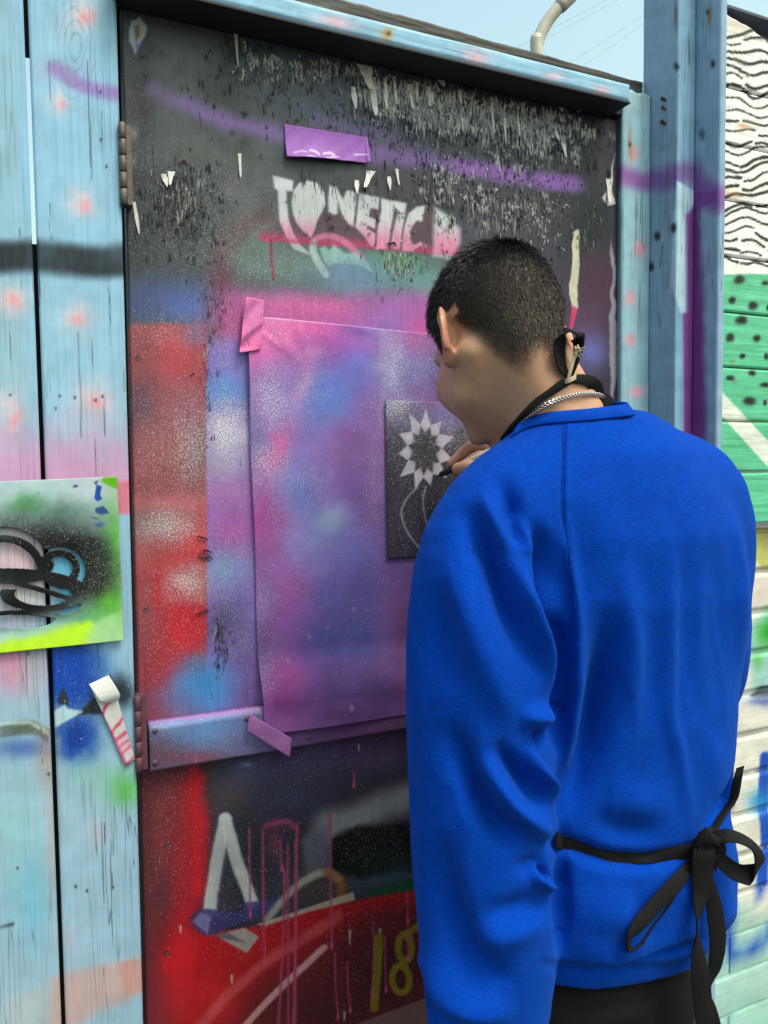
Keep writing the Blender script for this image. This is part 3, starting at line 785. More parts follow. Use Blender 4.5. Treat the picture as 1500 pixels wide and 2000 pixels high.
ZL = [(930, 215, 90, 22, 3.4, 1.25), (770, 178, 50, 18, 2.2, 1.3), (1040, 245, 60, 26, 2.6, 1.2), (620, 122, 80, 20, 1.2, 1.0), (840, 200, 40, 20, 1.4, 1.4), (1000, 300, 70, 26, .7, .9),
      (960, 385, 80, 40, .9, .8), (870, 345, 40, 30, .6, .9), (1060, 440, 40, 50, .4, .8), (780, 500, 24, 24, .3, .7), (330, 360, 30, 30, .12, .7), (480, 110, 20, 40, .2, .9)]
ZL = [(z[0], z[1], z[2], z[3], z[4], z[5] * .82) for z in ZL]
v, f = flakes(ZL, 1150, 3, True)
tag(mesh_obj("peeling_paint", v, f, M_FLAKE, door, False), kind="stuff")
v, f = flakes([(z[0], z[1] + 14, z[2] * 1.2, z[3] * 1.5, z[4], z[5] * .8) for z in ZL], 800, 8, True)
tag(mesh_obj("peeling_paint", v, f, M_FLAKEM, door, False), kind="stuff")
ZD = [(350, 410, 50, 50, 2, .8), (920, 260, 150, 80, 4, .9), (560, 130, 120, 40, 1.6, .8), (720, 200, 120, 50, 1.6, .9), (1000, 420, 90, 70, 1.2, .7), (420, 610, 16, 40, .5, .6), (405, 720, 8, 60, .3, .6), (790, 520, 40, 30, .4, .6), (430, 1250, 10, 34, .4, .8), (700, 430, 90, 40, .4, .5)]
ZD = [(z[0], z[1], z[2] * 1.2, z[3] * 1.3, z[4], z[5] * .7) for z in ZD]
v, f = flakes(ZD, 1500, 4, False)
tag(mesh_obj("peeling_paint", v, f, M_FLAKED, door, False), kind="stuff")
# larger curls
def curl(px, py, w, h, lift, mat, lean=0.0, n=6):
    c = W(px, py, DY - 0.0006)
    s = 0.00088
    V, Fq = [], []
    for i in range(n + 1):
        t = i / n
        ww = w * s * (1 - 0.75 * t ** 2) * (1 + .25 * math.sin(5 * t + px))
        yy = c[1] - lift * s * t ** 1.6
        zz = c[2] - h * s * t
        xx = c[0] + lean * s * t
        V += [(xx - ww / 2, yy, zz), (xx + ww / 2, yy - 0.001 * t, zz + 0.0006)]
    for i in range(n): Fq.append((2 * i, 2 * i + 1, 2 * i + 3, 2 * i + 2))
    return np.array(V), Fq
cl = [curl(*a) for a in ((712, 128, 26, 44, 10, 0, 8), (726, 150, 16, 70, 8, 0, 4), (752, 150, 8, 60, 6, 0, 0), (690, 170, 10, 40, 7, 0, 2), (770, 150, 7, 50, 5, 0, 2), (800, 165, 10, 46, 7, 0, 3), (838, 168, 12, 40, 8, 0, -2), (842, 175, 8, 30, 8, 0, 0), (815, 160, 6, 40, 5, 0, -3),
                         (898, 175, 8, 30, 5, 0, 0), (860, 150, 14, 20, 6, 0, 4), (900, 205, 5, 50, 4, 0, 2), (960, 190, 5, 70, 5, 0, 2), (985, 200, 5, 80, 5, 0, 0), (1010, 205, 5, 60, 5, 0, 2), (1100, 270, 10, 40, 7, 0, 2), (1084, 245, 10, 30, 7, 0, 3), (1128, 210, 12, 12, 5, 0, 0),
                         (1095, 205, 14, 16, 5, 0, 0), (1190, 350, 16, 50, 7, 0, -4), (725, 334, 16, 34, 9, 0, -16), (697, 352, 8, 26, 6, 0, -2), (460, 60, 5, 60, 4, 0, 2), (468, 300, 6, 40, 4, 0, 0), (335, 335, 10, 24, 6, 0, -4), (320, 340, 8, 22, 6, 0, 4), (262, 395, 6, 50, 4, 0, 6), (760, 345, 7, 26, 5, 0, 0), (775, 330, 6, 30, 5, 0, 2))]
v, f = merge(cl)
tag(mesh_obj("peeling_paint", v, f, M_FLAKE, door, True), kind="stuff")
# horizontal torn curls on the red column
def tear(px, py, w, lift, slope):
    V, Fq = [], []
    for i in range(8):
        t = i / 7
        a = W(px + w * t, py + slope * w * t - 1.5 * math.sin(3.1 * t) + 1.2 * math.sin(9 * t + px), DY - 0.0006)
        b = a + np.array((0.001, -lift * 0.001 * math.sin(3.1 * t) , 0.0032 * math.sin(3.1 * t)))
        V += [a, b]
    for i in range(7): Fq.append((2 * i, 2 * i + 2, 2 * i + 3, 2 * i + 1))
    return np.array(V), Fq
v, f = merge([tear(380, 1049, 26, 5, .3), tear(384, 1078, 32, 6, .05), (tear(388, 1090, 28, 5, .1)), tear(376, 1202, 34, 5, -.3), tear(380, 1090, 30, 3, .2), tear(752, 478, 22, 6, .1), tear(640, 446, 12, 4, .2), tear(368, 738, 12, 3, -.5), tear(345, 320, 22, 5, .1)])
tag(mesh_obj("peeling_paint", v, f, M_TEAR, door, True), kind="stuff")
# ledge of folded metal along the split
def paint_ledge(V):
    p = Paint(V, (104, 70, 118))
    p.mix(np.arange(len(p.X)), sstep(700, 380, p.X), (110, 104, 150))
    p.blob(320, 1470, 70, 50, (96, 64, 78), .9); p.blob(410, 1425, 90, 36, (92, 142, 208), .95, -.15, 6); p.blob(330, 1412, 50, 20, (116, 150, 210), .7)
    p.blob(390, 1478, 50, 12, (140, 64, 86), .7); p.blob(480, 1450, 50, 30, (104, 108, 156), .8); p.blob(560, 1420, 60, 30, (110, 86, 150), .7)
    p.line([(285, 1409), (400, 1397), (510, 1383)], 4, (182, 120, 196), .8, 4)
    p.speck(420, 1440, 120, 50, .35); p.smudge(.06, 30)
    return p
slab("ledge_strip", steps(0.1375, 1.0, 0.0022), steps(0.972, 1.042, 0.0022), -0.0035, 0.020, paint_ledge, M_SHEET, door, lambda X, Z: 0.0008 * fbm(X * 9, Z * 20, 71, 2) + 0.006 * sstep(1.032, 1.042, Z), 0.003)
def screw(px, py, y, r, parent):
    c = W(px, py, y)
    a = np.linspace(0, 2 * np.pi, 10, endpoint=False)
    V = [(c[0] + r * math.cos(t), y, c[2] + r * math.sin(t)) for t in a] + [(c[0] + .8 * r * math.cos(t), y - .0012, c[2] + .8 * r * math.sin(t)) for t in a] + [(c[0], y - .0008, c[2])]
    F = [(i, (i + 1) % 10, 10 + (i + 1) % 10, 10 + i) for i in range(10)] + [(10 + i, 10 + (i + 1) % 10, 20) for i in range(10)]
    return mesh_obj("screw", V, F, M_SCREW, parent)
M_SCREW = flat("painted screw", alb(104, 82, 110), 0.45, .2, noise=.3, nscale=300)
for q in ((303, 1428), (303, 1490), (603, 1440), (482, 1404)): screw(*q, -0.0042, 0.0042, door)
# hinges
def hinge(px, y0, y1, mat, rad, lead):
    z1, z0 = W(px, y0, -0.004)[2], W(px, y1, -0.004)[2]
    x = W(px, (y0 + y1) / 2, -0.004)[0]
    rad *= .8
    h = empty("hinge", (x, -0.004, (z0 + z1) / 2), None, None)
    h.parent = door; h.matrix_parent_inverse = door.matrix_basis.inverted()
    n = 5
    for i in range(n):
        a = z0 + (z1 - z0) * i / n + 0.0006; b = z0 + (z1 - z0) * (i + 1) / n - 0.0006
        seg = 16
        th = np.linspace(0, 2 * np.pi, seg, endpoint=False)
        V = []
        for zz, rr in ((a, rad * .8), (a + .0008, rad), (b - .0008, rad), (b, rad * .8)):
            V += [(x + rr * math.cos(t) + lead * (zz - z0), -0.004 + rr * math.sin(t), zz) for t in th]
        F = [(k * seg + i2, k * seg + (i2 + 1) % seg, (k + 1) * seg + (i2 + 1) % seg, (k + 1) * seg + i2) for k in range(3) for i2 in range(seg)]
        F += [tuple(range(seg))[::-1], tuple(range(3 * seg, 4 * seg))]
        mesh_obj("knuckle", V, F, mat, h)
    v, f = box_geo((x + lead * 0.1 - 0.001, -0.002, z0 + .002), (x + 0.012, 0.0165, z1 - .002)); mesh_obj("hinge_plate", v, f, mat, h, False)
    return h
M_HINGE2 = flat("hinge under plum paint", alb(112, 70, 86), 0.5, .1, noise=.35, nscale=150, bump=.3)
hinge(240, 239, 400, M_RUST, 0.0062, 0.004)["label"] = "rusty bare steel hinge near the top of the door"
hinge(270, 1357, 1508, M_HINGE2, 0.0062, 0.004)["label"] = "hinge sprayed plum beside the ledge strip"
# ------------------------------------------------------------------ door frame: header, weathered cap, jamb, dark strips added behind the gaps
frame = empty("door_frame", (0.56, -0.02, 0.0), "pale blue timber door frame with soffit coloured dark as in shade under a weathered grey top rail", "door frame")
def paint_header(V):
    p = Paint(V, (148, 196, 230))
    for x, y, rx, ry in ((655, 42, 40, 12), (930, 112, 26, 16), (1174, 176, 18, 10), (1080, 148, 16, 8)):
        p.blob(x, y, rx, ry, (226, 178, 198), .85, .2)
    p.blob(755, 66, 12, 12, (186, 140, 70), .9, 0, 4); p.blob(757, 64, 4, 4, (70, 44, 24), .9)
    p.smudge(.08, 14); p.smudge(.05, 60)
    return p
slab("header", steps(0.118, 0.9755, 0.003), steps(2.0390, 2.0675, 0.003), -0.043, 0.064, paint_header, M_HPLANK, frame, lambda X, Z: .0006 * fbm(X * 12, Z * 200, 5, 3), 0.0025)
M_SOFFIT = flat('soffit darkened for shade', (0.010, 0.012, 0.014), .7, noise=.4, nscale=60)  # near-black colour stands in for the shade under the header
box('packer', 0.9785, 1.0005, 0.0045, 0.05, 2.0395, 2.0615, M_DARKWOOD, frame, 0)
box('soffit', 0.1215, 0.9765, -0.0425, 0.0165, 2.0345, 2.0385, M_SOFFIT, frame, 0.001)
def paint_cap(V):
    p = Paint(V, (66, 66, 64))
    p.C *= (1 + .45 * fbm(V[:, 0] * 14, V[:, 2] * 420, 3))[:, None]
    p.blob(1190, 165, 60, 8, (120, 150, 170), .6, .2, 8); p.blob(600, 10, 60, 8, (110, 140, 160), .4)
    return p
slab("top_rail", steps(0.118, 1.0670, 0.003), steps(2.0625, 2.110, 0.002), 0.022, 0.075, paint_cap, M_HPLANK, frame, lambda X, Z: .0012 * fbm(X * 14, Z * 300, 15, 3), 0.003, ztop=lambda X: 2.129 - 0.016 * (X - .4) + .0015 * fbm(X * 30, X * 0, 2, 3))
def paint_jamb(V):
    p = Paint(V, (158, 200, 222))
    for x, y, rx, ry in ((1238, 300, 9, 16), (1250, 487, 12, 17), (1230, 582, 11, 15), (1232, 664, 11, 13), (1244, 765, 16, 12)):
        p.blob(x, y, rx, ry, (240, 166, 184), .95, 0, 3)
    p.line([(1195, 332), (1240, 350), (1290, 362)], 17, (150, 84, 176), .8, 13, 2)
    p.blob(1231, 280, 4, 36, (170, 120, 70), .7, 0, 3); p.blob(1230, 282, 3, 5, (60, 36, 20), .9, 0, 0)
    p.blob(1252, 200, 30, 24, (176, 206, 214), .7); p.smudge(.07, 20)
    return p
slab("jamb", steps(1.0015, 1.0680, 0.0022), np.concatenate([[0.02, 0.7], steps(1.30, 2.087, 0.003)]), 0.004, 0.0135, paint_jamb, M_BOARD, frame, wood_relief(6), 0.003, ztop=lambda X: 2.087 + .003 * fbm(X * 90, X * 0, 8, 2))
box("stop", 0.1225, 0.20, 0.056, 0.075, 0.02, 2.06, M_DARKWOOD, frame, 0)  # dark strips added behind the door so its gaps read black
box("stop", 0.93, 1.06, 0.056, 0.075, 0.02, 2.06, M_DARKWOOD, frame, 0)
box("stop", 0.2005, 0.9295, 0.056, 0.075, 1.95, 2.06, M_DARKWOOD, frame, 0)
# nails and rust on the jamb end
# ------------------------------------------------------------------ tall post right of the door
post = empty("timber_post", (1.10, -0.02, 0.0), "tall blue square timber post right of the door, streaked purple", "post")
def paint_post(V):
    p = Paint(V, (142, 186, 220))
    lf = (V[:, 0] < 1.0705) & (V[:, 1] > -.058)
    p.mix(np.arange(len(V)), lf * 1.0, (146, 178, 208))  # left face greyer: its shaded side is put into the colour
    p.line([(1255, 345), (1300, 352), (1340, 336), (1370, 352)], 20, (138, 96, 178), .8, 15, 2)
    # stencilled pale shape and purple edge
    p.poly([(1322, 352), (1358, 376), (1352, 410), (1345, 450), (1340, 610), (1330, 610), (1310, 560), (1316, 420)], (196, 230, 250), .97, 1.5)
    p.poly([(1334, 612), (1352, 612), (1352, 900), (1336, 900)], (140, 70, 160), .9, 2)
    p.poly([(1340, 420), (1362, 396), (1362, 900), (1345, 900)], (136, 66, 156), .92, 6)
    p.blob(1320, 30, 3, 30, (120, 70, 60), .8, 0, 2)
    for x, y in ((1283, 460), (1270, 520), (1315, 445), (1320, 130)): p.blob(x, y, 6, 9, (22, 24, 24), .9, 0, 4, 3)
    p.smudge(.07, 22)
    return p
zP = np.concatenate([[0.02, .7], steps(1.30, 2.32, 0.0035), [2.75]])
def post_solid(name, x0, x1, y0, y1, painter, parent):
    # a square section with every face finely divided
    bx, by = steps(x0, x1, 0.0025), steps(y0, y1, 0.003)
    ring = [(x, y0) for x in bx[:-1]] + [(x1, y) for y in by[:-1]] + [(x, y1) for x in bx[::-1][:-1]] + [(x0, y) for y in by[::-1][:-1]]
    ring = np.array(ring); m = len(ring); nz = len(zP)
    V = np.zeros((nz, m, 3)); V[:, :, :2] = ring[None]; V[:, :, 2] = zP[:, None]
    cx, cy = (x0 + x1) / 2, (y0 + y1) / 2
    corner = np.minimum(np.minimum(abs(ring[:, 0] - x0), abs(ring[:, 0] - x1)) + np.minimum(abs(ring[:, 1] - y0), abs(ring[:, 1] - y1)), .003)
    k = .0012 * (1 - corner / .003)
    V[:, :, 0] += (np.sign(cx - ring[:, 0]) * k)[None]; V[:, :, 1] += (np.sign(cy - ring[:, 1]) * k)[None]
    V[:, :, 1] += .0008 * fbm(V[:, :, 0] * 150, V[:, :, 2] * 6, 4, 3)
    V = V.reshape(-1, 3)
    i = np.arange(nz * m).reshape(nz, m)
    F = np.stack([i[:-1], np.roll(i, -1, 1)[:-1], np.roll(i, -1, 1)[1:], i[1:]], -1).reshape(-1, 4)
    p = painter(V)
    F = [tuple(q) for q in F] + [tuple(i[-1])] + [tuple(i[0][::-1])]
    return mesh_obj(name, V, F, M_BOARD, parent, False, paint_attrs(p))
post_solid("post", 1.069, 1.1115, -0.060, 0.028, paint_post, post)
def paint_cover(V):
    p = Paint(V, (146, 180, 212))
    p.line([(1335, 330), (1366, 372), (1400, 388)], 26, (134, 80, 168), .85, 18, 2)
    p.poly([(1330, 380), (1366, 400), (1374, 620), (1380, 900), (1330, 900)], (120, 48, 136), .85, 9, 3)
    p.poly([(1350, 376), (1400, 376), (1400, 392), (1352, 410)], (132, 70, 160), .9, 5)
    p.blob(1385, 30, 4, 22, (176, 116, 60), .9, 0, 3); p.blob(1382, 24, 4, 5, (60, 34, 20), .9, 0, 0, 3); p.blob(1392, 125, 5, 8, (30, 24, 20), .9, 0, 2, 3)
    p.blob(1372, 262, 6, 10, (50, 60, 76), .8, 0, 5); p.smudge(.07, 22)
    return p
post_solid("cover_board", 1.1135, 1.130, -0.113, 0.020, paint_cover, post)
M_NAIL = flat("rusty nail", alb(84, 52, 36), .7, .2, noise=.5, nscale=300)
for q in ((1283, 188, 0.004), (1278, 232, 0.0045), (1281, 205, .003)):
    c = W(q[0], q[1], -0.02); c[0] = 1.0695; c[1] = -0.018; v, f = tube([c + np.array((0.004, 0, 0)), c + np.array((-.002, -.006, -.004)), c + np.array((-.004, -.016, -.012))], [q[2], q[2] * .8, q[2] * .4], 8); mesh_obj("bent_nail", v, f, M_NAIL, post)
c0, c1 = W(1351, 411, -.08), W(1399, 391, -.112)
# ------------------------------------------------------------------ right: plank hoarding in zebra stripes and mint
hoard = empty("plank_fence", (1.4, -0.05, 1.28), "planks painted white with black zebra strokes above mint green with black dots", "fence")
ZEB = []
rz = random.Random(5)
def zwob(x, py): return 8 * math.sin(x / 31 + py / 55) + 5 * math.sin(x / 13 - py / 34) + 9 * math.exp(-((x - 1468) / 22) ** 2 - ((py - 180) / 50) ** 2)
py = 66.0
while py < 528:
    x = 1396 + rz.uniform(0, 14)
    while x < 1800:
        ln = rz.choice((40, 70, 100, 130, 170))
        w = rz.uniform(1.8, 3.4)
        off = rz.uniform(-4, 4)
        n = max(3, int(ln / 13))
        ZEB.append(([(x + ln * k / n, py + off + zwob(x + ln * k / n, py) + .05 * (x - 1400) + rz.uniform(-1.2, 1.2)) for k in range(n + 1)], w))
        x += ln + rz.uniform(3, 14)
    py += rz.uniform(15, 23)
def paint_planks(V):
    p = Paint(V, (250, 252, 254))
    X, Y = p.X, p.Y
    for q, w in ZEB: p.line(q, w, (24, 26, 26), .95, 1.1, 2.5)
    for x, y in ((1450, 250), (1410, 372), (1434, 380)): p.blob(x, y, 14, 8, (196, 140, 84), .55, 0, 6)
    p.blob(1440, 50, 30, 16, (206, 170, 140), .35)
    g = sstep(534, 537, Y + 1.5 * p.j1 + .02 * (X - 1450))
    p.mix(np.arange(len(X)), g, (98, 200, 160))
    s0 = p.C.copy()
    p.blob(1480, 600, 60, 60, (112, 208, 172), .5); p.blob(1450, 860, 60, 50, (92, 190, 150), .6); p.blob(1480, 980, 60, 30, (104, 206, 166), .7)
    for x, y, w, h in ((1445, 547, 9, 7), (1495, 552, 7, 4), (1430, 586, 6, 6), (1472, 598, 8, 7), (1448, 627, 9, 7), (1425, 660, 7, 7), (1477, 660, 7, 6), (1449, 695, 5, 4), (1498, 696, 4, 7), (1427, 738, 7, 5), (1468, 730, 6, 4), (1494, 752, 10, 5), (1464, 784, 11, 7), (1494, 787, 3, 4), (1500, 600, 4, 6)) + tuple((1520 + 41 * k + 13 * math.sin(k * 5), 570 + (k * 67) % 250, 7, 6) for k in range(9)):
        p.blob(x, y, w * 1.25, h * 1.25, (24, 30, 32), .97, 0, 4, 4)
    p.poly([(1390, 752), (1402, 756), (1560, 926), (1560, 978), (1398, 800)], (232, 236, 230), .97, 1.5)
    p.blob(1430, 706, 5, 4, (150, 110, 60), .8); p.blob(1434, 748, 3, 3, (150, 110, 60), .8)
    p.blob(1420, 935, 12, 26, (136, 70, 150), .85, 0, 6); p.blob(1416, 912, 30, 6, (130, 120, 150), .5)
    k = np.nonzero(g < .02)[0]; p.C[k] = s0[k]
    p.smudge(.05, 20)
    return p
zs_b = [1.284, 1.385, 1.482, 1.584, 1.687, 1.790, 1.893, 1.996, 2.098, 2.20]
for a, b in zip(zs_b[:-1], zs_b[1:]):
    top = None
    if b > 2.15: top = lambda X: 2.232 - 0.20 * np.clip(X - 1.17, 0, .5) + .004 * fbm(X * 40, X * 0, 3, 2)
    slab("plank", np.concatenate([steps(1.168, 1.34, 0.0022), steps(1.344, 1.8, 0.0045), [2.2]]), steps(a + .0015, b - .0015, 0.0025), -0.060 + .002 * rz.random(), 0.022, paint_planks, M_HPLANK, hoard,
         lambda X, Z: .0010 * fbm(X * 9, Z * 130, 21, 3), 0.003, ztop=top)
slab("cover_strip", steps(1.139, 1.166, .0022), steps(1.70, 2.24, 0.003), -0.075, 0.04, paint_planks, M_BOARD, hoard, wood_relief(8), .002)
slab("cover_strip", steps(1.139, 1.166, .0022), steps(1.284, 1.698, 0.003), -0.077, 0.04, lambda V: (lambda p: (p.mix(np.arange(len(V)), np.full(len(V), .9), (168, 214, 230)), p.mix(np.arange(len(V)), 1.0 * (p.Y > 792) * (p.Y < 840), (98, 200, 160)), p)[-1])(paint_planks(V)), M_BOARD, hoard, wood_relief(9), .002)
box("felt_edge", 1.17, 1.36, -0.064, 0.02, 2.2345, 2.2405, flat("roof felt", alb(96, 106, 124), .8, noise=.4), hoard, 0.001).rotation_euler = (0, 0, 0)
box("rear_rail", 1.13, 2.2, -0.034, 0.03, 1.30, 1.36, M_DARKWOOD, hoard, 0)
# ------------------------------------------------------------------ brick wall below the planks
bw = empty("brick_wall", (1.6, 0.0, 0.0), "white painted brick wall with blue and green spray under the mint planks", "wall")
def paint_bricks(V):
    p = Paint(V, (226, 224, 218))
    X, Y = p.X, p.Y
    p.poly([(1445, 1020), (1520, 1020), (1520, 1110), (1490, 1108), (1455, 1080)], (196, 200, 104), .9, 6, 3)
    p.blob(1452, 1035, 26, 14, (176, 160, 150), .7); p.blob(1500, 1040, 18, 40, (180, 150, 120), .5); p.blob(1456, 1100, 8, 22, (226, 150, 170), .7)
    p.blob(1485, 1160, 40, 26, (222, 206, 204), .7)
    p.poly([(1460, 1230), (1500, 1185), (1520, 1180), (1520, 1345), (1470, 1350)], (150, 206, 206), .85, 8, 3)
    p.blob(1500, 1235, 22, 34, (46, 170, 50), .95, .4, 6); p.blob(1478, 1290, 10, 16, (90, 190, 90), .8, 0, 5)
    p.poly([(1466, 1356), (1485, 1340), (1520, 1336), (1520, 1358), (1470, 1362)], (60, 66, 74), .95, 3, 2)
    p.blob(1495, 1368, 40, 12, (90, 116, 190), .85)
    p.line([(1494, 1478), (1490, 1560), (1496, 1640), (1488, 1720), (1496, 1740)], 10, (18, 74, 190), .95, 3, 2); p.blob(1482, 1566, 22, 26, (40, 150, 214), .85, 0, 4)
    p.blob(1488, 1730, 12, 22, (24, 84, 196), .8)
    p.mix(np.arange(len(X)), .85 * sstep(1765, 1800, Y + 1.1 * (1480 - X) * 0.5), (160, 206, 200))
    p.poly([(1440, 1770), (1470, 1790), (1505, 1825), (1420, 1850), (1400, 1850)], (176, 212, 208), .6, 5)
    p.line([(1424, 1800), (1424, 1856), (1450, 1872), (1475, 1852), (1510, 1806)], 10, (24, 84, 190), .95, 6, 2); p.blob(1425, 1820, 9, 40, (90, 130, 200), .5)
    p.blob(1480, 1985, 60, 30, (140, 206, 190), .5); p.blob(1420, 1985, 40, 60, (170, 220, 220), .5)
    p.smudge(.05, 22)
    return p
BH, MJ, BL = 0.0735, 0.0095, 0.215
rb = random.Random(3)
zc = 1.262
row = 0
while zc > 0.02:
    z1 = zc; z0 = max(zc - BH, 0.004)
    x = 1.055 - (BL + MJ) * (0.5 if row % 2 else 0.06)
    while x < 2.2:
        xa, xb = max(x, 1.05), min(x + BL, 2.2)
        if xb - xa > .03:
            vis = xb > 1.14 and xa < 1.42 and z1 > .55
            st = .0045 if vis else .03
            y = -0.030 + rb.uniform(-.0025, .0025)
            sd_ = rb.randint(0, 999)
            slab("brick", steps(xa, xb, st), steps(z0, z1, st), y, 0.05, paint_bricks, M_BRICKP, bw, (lambda sd_: lambda X, Z: .0016 * fbm(X * 30, Z * 30, sd_, 3))(sd_), 0.005 if vis else 0.004)
        x += BL + MJ
    zc -= BH + MJ; row += 1
mv = slab("mortar_bed", steps(1.05, 2.2, .02), steps(0.003, 1.268, .0155), -0.0235, 0.05, paint_bricks, M_BRICKP, bw, lambda X, Z: .001 * fbm(X * 40, Z * 40, 5, 2), 0.0)
# ------------------------------------------------------------------ curved pipe and overhead wires
pp = [D(1048, 140, 3.0), D(1048, 100, 3.0), D(1054, 72, 3.0), D(1068, 44, 3.0), D(1086, 20, 3.0), D(1106, 0, 3.0), D(1150, -40, 3.0)]
pz = pp[0].copy(); pz[2] = 0.0
base = [pz, (pz + pp[0]) / 2]
v, f = tube(spl(base + pp, 8), 0.024, 16)
pipe = empty("lamp_pole", pz, "curved off-white pole rising behind the door frame", "pole")
mesh_obj("pole", v, f, M_PIPE, pipe)
e0 = (pp[5] - pp[4]); e0 /= np.linalg.norm(e0)
v, f = tube([pp[4] + e0 * .012, pp[4] + e0 * .032, pp[4] + e0 * .085, pp[4] + e0 * .1], [.025, .0285, .0285, .025], 16); mesh_obj("collar", v, f, M_PIPE, pipe)
LABW = ['overhead wire left of the curved pole, just above the top rail', 'upper overhead wire crossing right behind the bend of the pole', 'lower overhead wire crossing just under the bend of the pole', 'upper overhead wire right of the pole, meeting the tall post', 'lowest overhead wire right of the pole, meeting the tall post']
for a, b, lab in (((640, -40), (860, -95), 0), ((1010, 92), (1260, -42), 1), ((1020, 100), (1280, -40), 2), ((1110, 125), (1300, 0), 3), ((1120, 140), (1300, 18), 4)):
    P0, P1 = D(*a, 9.0), D(*b, 12.0)
    d = P1 - P0
    A0, B0 = P0 - d * 1.2, P1 + d * 1.0
    mid = (A0 + B0) / 2
    pts = [A0 + (B0 - A0) * t for t in np.linspace(0, 1, 9)]
    v, f = tube(pts, 0.0045, 6)
    o = mesh_obj("overhead_wire", v, f, M_WIRE)
    tag(o, LABW[lab], "wire", "overhead wires in the sky")
# ------------------------------------------------------------------ the sheet taped over the middle of the door
def warp_quad(tl, tr, br, bl, y, nx, nz):
    """points of a quad given by its four measured corners on the plane y"""
    a, b, c, d = (W(*q, y) for q in (tl, tr, br, bl))
    u = np.linspace(0, 1, nx)[None, :, None]; v = np.linspace(0, 1, nz)[:, None, None]
    return (a * (1 - u) + b * u) * (1 - v) + (d * (1 - u) + c * u) * v, u[0, :, 0], v[:, 0, 0]
def thin(name, P, painter, mat, parent=None, thick=0.0006, drop=None):
    nz, nx = P.shape[:2]
    V = P.reshape(-1, 3)
    F = grid_faces(nx, nz)[:, ::-1]
    p = painter(V)
    if drop is not None:
        m = drop(V, p.X, p.Y)
        F = F[m[F].sum(1) < 2]
    o = mesh_obj(name, V, np.ascontiguousarray(F), mat, parent, True, paint_attrs(p))
    md = o.modifiers.new("thickness", 'SOLIDIFY'); md.thickness = thick; md.offset = 0
    return o
